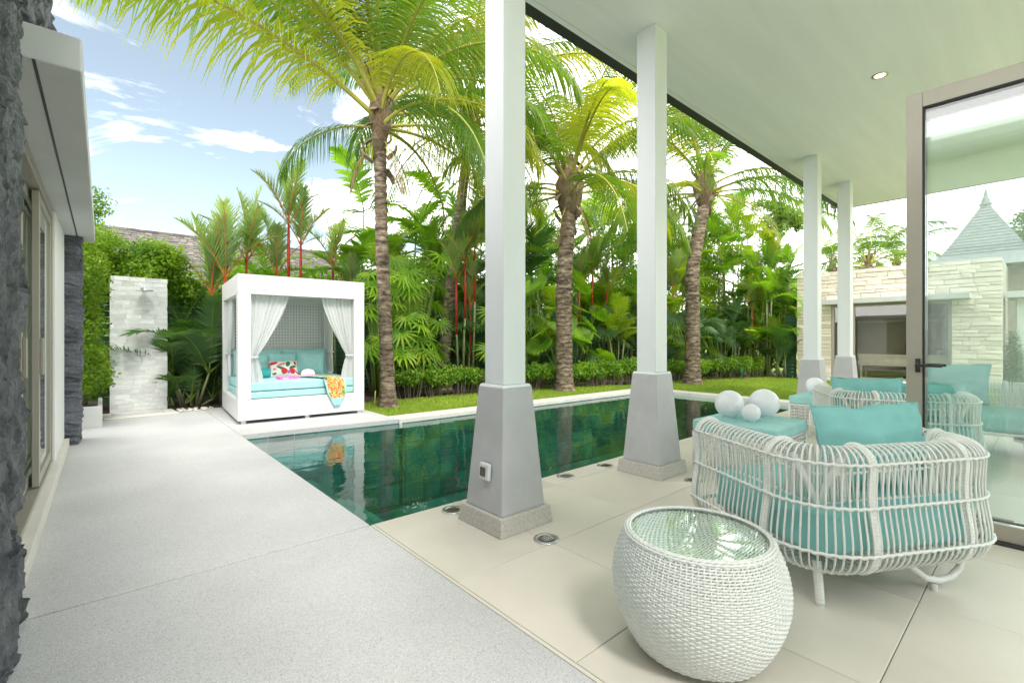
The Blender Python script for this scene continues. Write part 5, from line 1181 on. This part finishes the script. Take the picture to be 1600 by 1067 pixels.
for px_, wy, top, n, ms, s_, lb in (
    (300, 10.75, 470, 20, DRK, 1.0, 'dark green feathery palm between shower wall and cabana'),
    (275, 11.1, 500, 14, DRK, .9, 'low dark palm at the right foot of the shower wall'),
    (585, 11.0, 470, 14, DRK, .9, 'dark palm fronds filling the space behind cabana right post'),
    (400, 11.4, 375, 12, ARE, .8, 'green feathery palm directly behind the cabana roof'),
    (555, 11.6, 250, 10, BRD, 1.0, 'tall broad-leaflet palm left of the straight trunk'),
    (628, 11.5, 290, 14, BRD, 1.0, 'tall broad-leaflet palm between straight and leaning trunks'),
    (665, 11.2, 330, 18, ARE, .9, 'slender-caned palm right behind the bright lady palm'),
    (640, 10.6, 440, 14, ARY, .6, 'yellow-green palm low between the first two trunks'),
    (690, 11.7, 250, 12, BRD, 1.0, 'tall palm with broad leaflets behind the leaning trunk'),
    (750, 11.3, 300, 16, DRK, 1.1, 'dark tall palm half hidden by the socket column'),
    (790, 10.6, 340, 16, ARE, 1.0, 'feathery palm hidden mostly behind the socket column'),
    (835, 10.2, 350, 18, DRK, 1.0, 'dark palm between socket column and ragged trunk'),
    (862, 9.6, 440, 14, ARY, .75, 'low yellow-green palm in front of the dark palm'),
    (905, 10.6, 330, 18, ARE, 1.0, 'feathery palm behind the ragged coconut trunk'),
    (950, 10.2, 290, 20, ARY, 1.0, 'tall yellow-green palm with bamboo-like canes left of plain column'),
    (985, 9.5, 340, 18, ARE, 1.0, 'dense green palm touching the plain column on its left'),
    (965, 8.9, 470, 12, ARY, .7, 'small bright palm with hanging yellow fronds over the hedge'),
    (1050, 9.6, 330, 18, ARE, 1.0, 'dense green palm touching the plain column on its right'),
    (1075, 8.9, 430, 14, DRK, .8, 'dark palm at hedge height left of the ringed trunk'),
    (1125, 9.2, 330, 20, ARE, 1.0, 'feathery green palm behind the ringed palm trunk'),
    (1150, 8.2, 430, 16, DRK, .85, 'dark palm right of the ringed trunk above the hedge'),
    (1172, 8.6, 330, 18, ARY, 1.0, 'upright yellow-green palm under the round-leaved tree'),
    (1200, 8.0, 370, 18, ARE, .95, 'green palm nearest the pavilion wall'),
    (1190, 7.3, 490, 12, ARY, .65, 'small yellow-green palm leaning over the hedge end'),
    (1062, 8.5, 400, 14, ARY, .8, 'bright feathery palm low on the right of the plain column'),
    (1105, 10.0, 300, 20, ARY, 1.1, 'tall bright palm crown straight behind the ringed trunk'),
    (1150, 9.6, 300, 20, ARE, 1.1, 'tall green palm between ringed trunk and round-leaved tree'),
    (1215, 7.2, 430, 14, ARE, .8, 'bright palm clump shading the green side fence'),
    (1232, 7.6, 380, 16, ARE, 1.0, 'tall palm clump in front of the pavilion side'),
    (1000, 10.8, 290, 20, ARE, 1.1, 'tall green palm hidden partly by the plain column'),
    (925, 11.2, 280, 20, ARY, 1.1, 'tall bright bamboo-like palm right of the ragged trunk'),
    (845, 11.4, 300, 18, ARE, 1.1, 'tall feathery palm rising behind the dark palm'),
    (715, 11.9, 330, 16, ARE, 1.1, 'feathery palm far behind the leaning trunk'),
    (610, 11.9, 330, 16, ARY, 1.0, 'bright feathery palm far behind the straight trunk'),
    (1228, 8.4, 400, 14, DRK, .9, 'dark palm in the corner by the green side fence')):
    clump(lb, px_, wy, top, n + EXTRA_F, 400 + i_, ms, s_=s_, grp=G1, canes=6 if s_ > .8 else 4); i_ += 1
def fan_clump(label, px_, wy, leaves, seed, meshes, s_=1.0, name='lady_palm'):
    wy = bed_y(px_, wy); rn = random.Random(seed); X, _ = on_y(px_, wy); p = thing(name, label, 'palm', (X, wy, -.05), 0, 'fan palms of the garden bed')
    for lx, ly in leaves:
        yy = wy + rn.uniform(-.4, .25); x, z = on_y(lx, yy, ly); x -= X; dy = yy - wy; z += .05
        bx = x * .35
        MB().tube([(bx * .6, dy * .3, 0), (bx + (x - bx) * .35, dy * .6, z * .6), (x, dy, z)], [.014, .011, .006], 6).build('leaf_stalk', 'rachis_green', p, True)
        az = math.degrees(math.atan2(dy - .5, x)) + rn.uniform(-40, 40)
        o = link('fan_leaf', rn.choice(meshes), p, loc=(x, dy, z), rot=(rn.uniform(-.35, .35), R(rn.uniform(18, 58)), R(az))); o.scale = (s_ * rn.uniform(.8, 1.2),) * 3
rn = random.Random(5)
fan_clump('bright lady palm with fingered fan leaves between the first two trunks', 645, 9.7, [(rn.uniform(612, 690), rn.uniform(395, 560)) for _ in range(46)], 11, FAN, 1.0)
fan_clump('lady palm showing left of the straight trunk beside cabana', 590, 9.9, [(rn.uniform(572, 612), rn.uniform(420, 560)) for _ in range(20)], 12, FAN, .95)
fan_clump('dark fan palm behind the red stems by the socket column', 738, 10.2, [(rn.uniform(705, 765), rn.uniform(390, 560)) for _ in range(22)], 13, FND, 1.0, 'fan_palm')
fan_clump('round-leaved fan palm wrapped about the ragged palm trunk', 885, 8.7, [(rn.uniform(825, 940), rn.uniform(425, 560)) for _ in range(16)], 14, LIC, .72, 'fan_palm')
fan_clump('dark fan palm low behind the hedge left of the plain column', 960, 9.3, [(rn.uniform(925, 1000), rn.uniform(480, 570)) for _ in range(20)], 15, FND, .9, 'fan_palm')
fan_clump('fan palm low behind the hedge right of the ringed trunk', 1130, 8.1, [(rn.uniform(1050, 1190), rn.uniform(470, 565)) for _ in range(34)], 16, FND, .9, 'fan_palm')
fan_clump('lady palm by the hedge right of the plain column', 1085, 8.6, [(rn.uniform(1050, 1120), rn.uniform(430, 560)) for _ in range(24)], 17, FAN, 1.0)
fan_clump('low spreading lady palm hidden behind socket column foot', 800, 9.4, [(rn.uniform(760, 850), rn.uniform(480, 575)) for _ in range(22)], 18, FAN, .9)

# ---- low hedge of small shrubs
hp = [(4.75, 9.15), (6.5, 8.85), (8.3, 8.50), (10.5, 8.0), (13.0, 7.35), (15.0, 6.85), (16.8, 6.42)]
hedge_pts = []
for (ax, ay), (bx, by) in zip(hp[:-1], hp[1:]):
    l = math.hypot(bx - ax, by - ay); n_ = max(1, int(l / .55))
    for i in range(n_): f = (i + .5) / n_; hedge_pts.append((ax + (bx - ax) * f, ay + (by - ay) * f))
used_l = set()
for i, (x, y) in enumerate(hedge_pts):
    if i == 0 or True:
        hs_ = thing('hedge_shrub', 'knee-high leafy green shrub of the low hedge edging the lawn', 'shrub', (x, y, -.05), 0, 'shrubs of the low hedge')
        near = min(((math.hypot(x - a_, y - b_), l_) for a_, b_, l_ in ((8.71, 7.95, 'low hedge shrub directly behind the ragged coconut trunk'), (12.75, 6.7, 'low hedge shrub directly behind the ringed coconut trunk'))))
        if i == 0: hs_['label'] = 'end shrub of the low hedge beside the straight palm trunk'
        elif i == len(hedge_pts) - 1: hs_['label'] = 'end shrub of the low hedge nearest the stone pavilion'
        elif near[1] not in used_l and near[0] < .75: hs_['label'] = near[1]; used_l.add(near[1])
        else: hs_['label'] = 'knee-high leafy green shrub within the run of low hedge edging the lawn'
        if i % 3 == 0 or i < 3:
            bl = [(random.uniform(-.28, .28), random.uniform(-.18, .18), random.uniform(.30, .46), .17, .17, .15) for _ in range(9)]
            HM = leaf_cloud('foliage', bl, 1900, .062, 'hedge_leaf', .5, 1.7, .7); HS = MB()
            for _ in range(16):
                a = random.uniform(-.3, .3); b2 = random.uniform(-.2, .2); HS.tube([(a * .8, b2 * .8, 0), (a, b2, .2), (a * 1.1, b2 * 1.1, .42)], [.009, .007, .004], 4)
            HSM = HS.mesh('stems', 'bark')
        o = link('foliage', HM, hs_); o.rotation_euler = (0, 0, random.choice((0, math.pi)) + random.uniform(-.2, .2)); o.scale = (1.05, 1.1, random.uniform(1.12, 1.34)); link('stems', HSM, hs_)

# ---- shrub in the planter and the tree over the shower
def bush(name, label, cat, loc, blobs, n, size, mat_, stems, group=None, elong=2.0, shell=.55):
    p = thing(name, label, cat, loc, 0, group); link('crown', leaf_cloud('crown', blobs, n, size, mat_, .35, elong, shell), p)
    k = MB()
    for pts, r_ in stems: k.tube(pts, [r_ * (1 - .7 * i / (len(pts) - 1)) for i in range(len(pts))], 8)
    k.build('trunk', 'bark', p, True); return p
rn = random.Random(9)
bl = [(rn.uniform(-.22, .10), rn.uniform(-.45, .45), .35 + .125 * i, .22 + .04 * rn.random(), .30, .24) for i in range(22)] + [(.16, -.1, .45, .2, .3, .25), (.12, -.3, .7, .2, .2, .25)]
bush('clipped_shrub', 'tall clipped green shrub growing in the white planter box', 'shrub', (-.20, 9.45, .24), bl, 17000, .05, 'bush_leaf', [([(0, 0, -.1), (.03, .05, 1.0), (-.05, .1, 2.6)], .035), ([(-.1, -.2, -.1), (-.05, -.2, 1.4), (-.1, -.1, 2.2)], .025)], shell=.6)
bx_, bz_ = on_y(212, 11.3, 405)
bl = [(rn.uniform(-1.0, .85), rn.uniform(-.4, .5), rn.uniform(-.35, .40), .34, .34, .26) for _ in range(26)] + [(-.95, -.2, -.4, .35, .35, .4), (-1.0, 0, .1, .4, .4, .3)]
bl = [(a, b2, c + bz_ - .05 - .22 * abs(a) * (1 if a > 0 else .2), d, e, f) for a, b2, c, d, e, f in bl]
bush('garden_tree', 'bushy bright green tree arching above the shower wall', 'tree', (bx_, 11.3, -.05), bl, 24000, .075, 'bush_leaf', [([(-.9, .1, 0), (-.88, .1, 1.4), (-.6, .1, 2.2), (-.2, .1, 3.0)], .06), ([(-.6, .1, 2.2), (.1, 0, 2.6), (.6, 0, 2.9)], .035), ([(-.75, .1, 1.8), (-1.0, 0, 2.8)], .03)])
bl = [(rn.uniform(-.25, .25), rn.uniform(-.25, .25), .4 + .16 * i, .34, .34, .3) for i in range(14)]
bush('corner_shrub', 'dark tall shrub between dark pier and shower wall', 'shrub', (-.28, 11.2, -.05), bl, 9000, .06, 'hedge_leaf', [([(0, 0, 0), (0, .05, 2.4)], .03)])
# ---- round-leaved tree right, backdrop trees, conifer, tree beyond glass
tx, tz = on_y(1212, 6.9, 350)
bl = [(rn.uniform(-.7, 1.3), rn.uniform(-.5, .5), tz + rn.uniform(-1.3, .85), .34, .34, .26) for _ in range(24)]
bush('sea_grape_tree', 'open round-leaved tree rising above palms near the pavilion', 'tree', (tx, 6.9, -.05), bl, 3600, .13, 'tree_leaf', [([(-1.0, 0, 0), (-.9, 0, 2.0), (-.4, 0, tz - .6), (.4, 0, tz + .3)], .09), ([(-.9, 0, 2.2), (-.1, .1, tz - .9), (.9, .1, tz - .2)], .05), ([(-.5, 0, tz - .7), (-.9, 0, tz + .2)], .04), ([(-.3, 0, tz - .5), (.2, .3, tz + .7)], .04)], elong=1.15, shell=.9)
k_ = 0
for px_, wy, top, rx, lb in ((640, 13.6, 370, 1.4, 'leafy backdrop tree seen between the first two palm trunks'), (760, 13.2, 330, 1.6, 'leafy backdrop tree hidden behind the socket column'), (860, 13.0, 330, 1.5, 'leafy backdrop tree left of the ragged palm trunk'), (955, 11.6, 300, 1.6, 'leafy backdrop tree left of the plain column'), (1050, 10.2, 300, 1.7, 'leafy backdrop tree right of the plain column'), (1130, 8.6, 320, 1.5, 'leafy backdrop tree behind the ringed palm trunk'), (1215, 7.0, 420, 1.0, 'leafy backdrop tree by the pavilion corner')):
    X, z = on_y(px_, wy, top); bl = [(rn.uniform(-rx, rx), rn.uniform(-.6, .6), rn.uniform(.8, z - .5), .5, .5, .42) for _ in range(30)]
    bush('backdrop_tree', lb, 'tree', (X, wy, -.05), bl, 12000, .14, 'bush_leaf', [([(0, 0, 0), (.1, 0, z * .5), (0, 0, z * .85)], .08)], 'backdrop trees behind the palms', 2.0, .8); k_ += 1
bl = []
for i in range(46):
    f = i / 45; bl += [(2.0 + 15.6 * f + rn.uniform(-.2, .2), 13.0 - 2.6 * f + rn.uniform(-.2, .2), zz, .5, .4, .45) for zz in (.5, 1.1, 1.7, 2.3, 2.8 + rn.uniform(-.3, .3))]
bl += [(17.75 + rn.uniform(-.15, .2), 6.0 + .4 * i, zz, .4, .45, .45) for i in range(13) for zz in (.5, 1.1, 1.7, 2.3)]
bush('tall_hedge', 'tall dense green hedge running behind the boundary fence', 'hedge', (0, 0, -.05), bl, 50000, .15, 'hedge_leaf', [([(2.0 + 15.6 * i / 20, 13.0 - 2.6 * i / 20, 0), (2.0 + 15.6 * i / 20, 13.0 - 2.6 * i / 20, 2.4)], .04) for i in range(21)], None, 1.8, .9)
X, z = on_x(1583, 17.2, 535)[0], 0
bl = [(0, 0, .25 + .16 * i, .30 * (1 - i / 9) + .06, .30 * (1 - i / 9) + .06, .16) for i in range(8)]
bush('conifer', 'small dark cone-shaped conifer beside the pavilion corner', 'conifer', (17.3, X, -.05), bl, 5000, .05, 'conifer_leaf', [([(0, 0, 0), (0, 0, 1.2)], .03)], shell=.9)
X, Y, z = depth(1602, 24, 370)
bl = [(rn.uniform(-1.3, 1.3), rn.uniform(-1.3, 1.3), z + rn.uniform(-2.0, 1.2), .6, .6, .5) for _ in range(26)]
bush('broadleaf_tree', 'large broadleaf tree right of the pyramid tower', 'tree', (X, Y, -.05), bl, 7000, .16, 'tree_leaf', [([(0, 0, 0), (0, 0, z)], .14)], shell=.8)
# yellow stake by the first trunk and a green garden spike light
MB().tube([(0, 0, 0), (.03, .02, .30)], .008, 6)
o = MB().tube([(0, 0, -.06), (.02, .02, .14), (.03, .02, .30)], .009, 6).build('bamboo_stake', 'rachis', None, True, loc=(3.78, 8.18, 0)); tag(o, 'short yellow stake stuck in the lawn by the straight palm trunk', 'stake')
gs = thing('garden_spotlight', 'small green spike spotlight in front of the hedge', 'light', (*at(1158, 592), -.05))
MB().tube([(0, 0, 0), (0, 0, .22)], .015, 6).build('spike', 'fence_green', gs); MB().lathe([(.02, .20), (.055, .24), (.065, .36), (.06, .365)], 14).build('head', 'fence_green', gs, True)
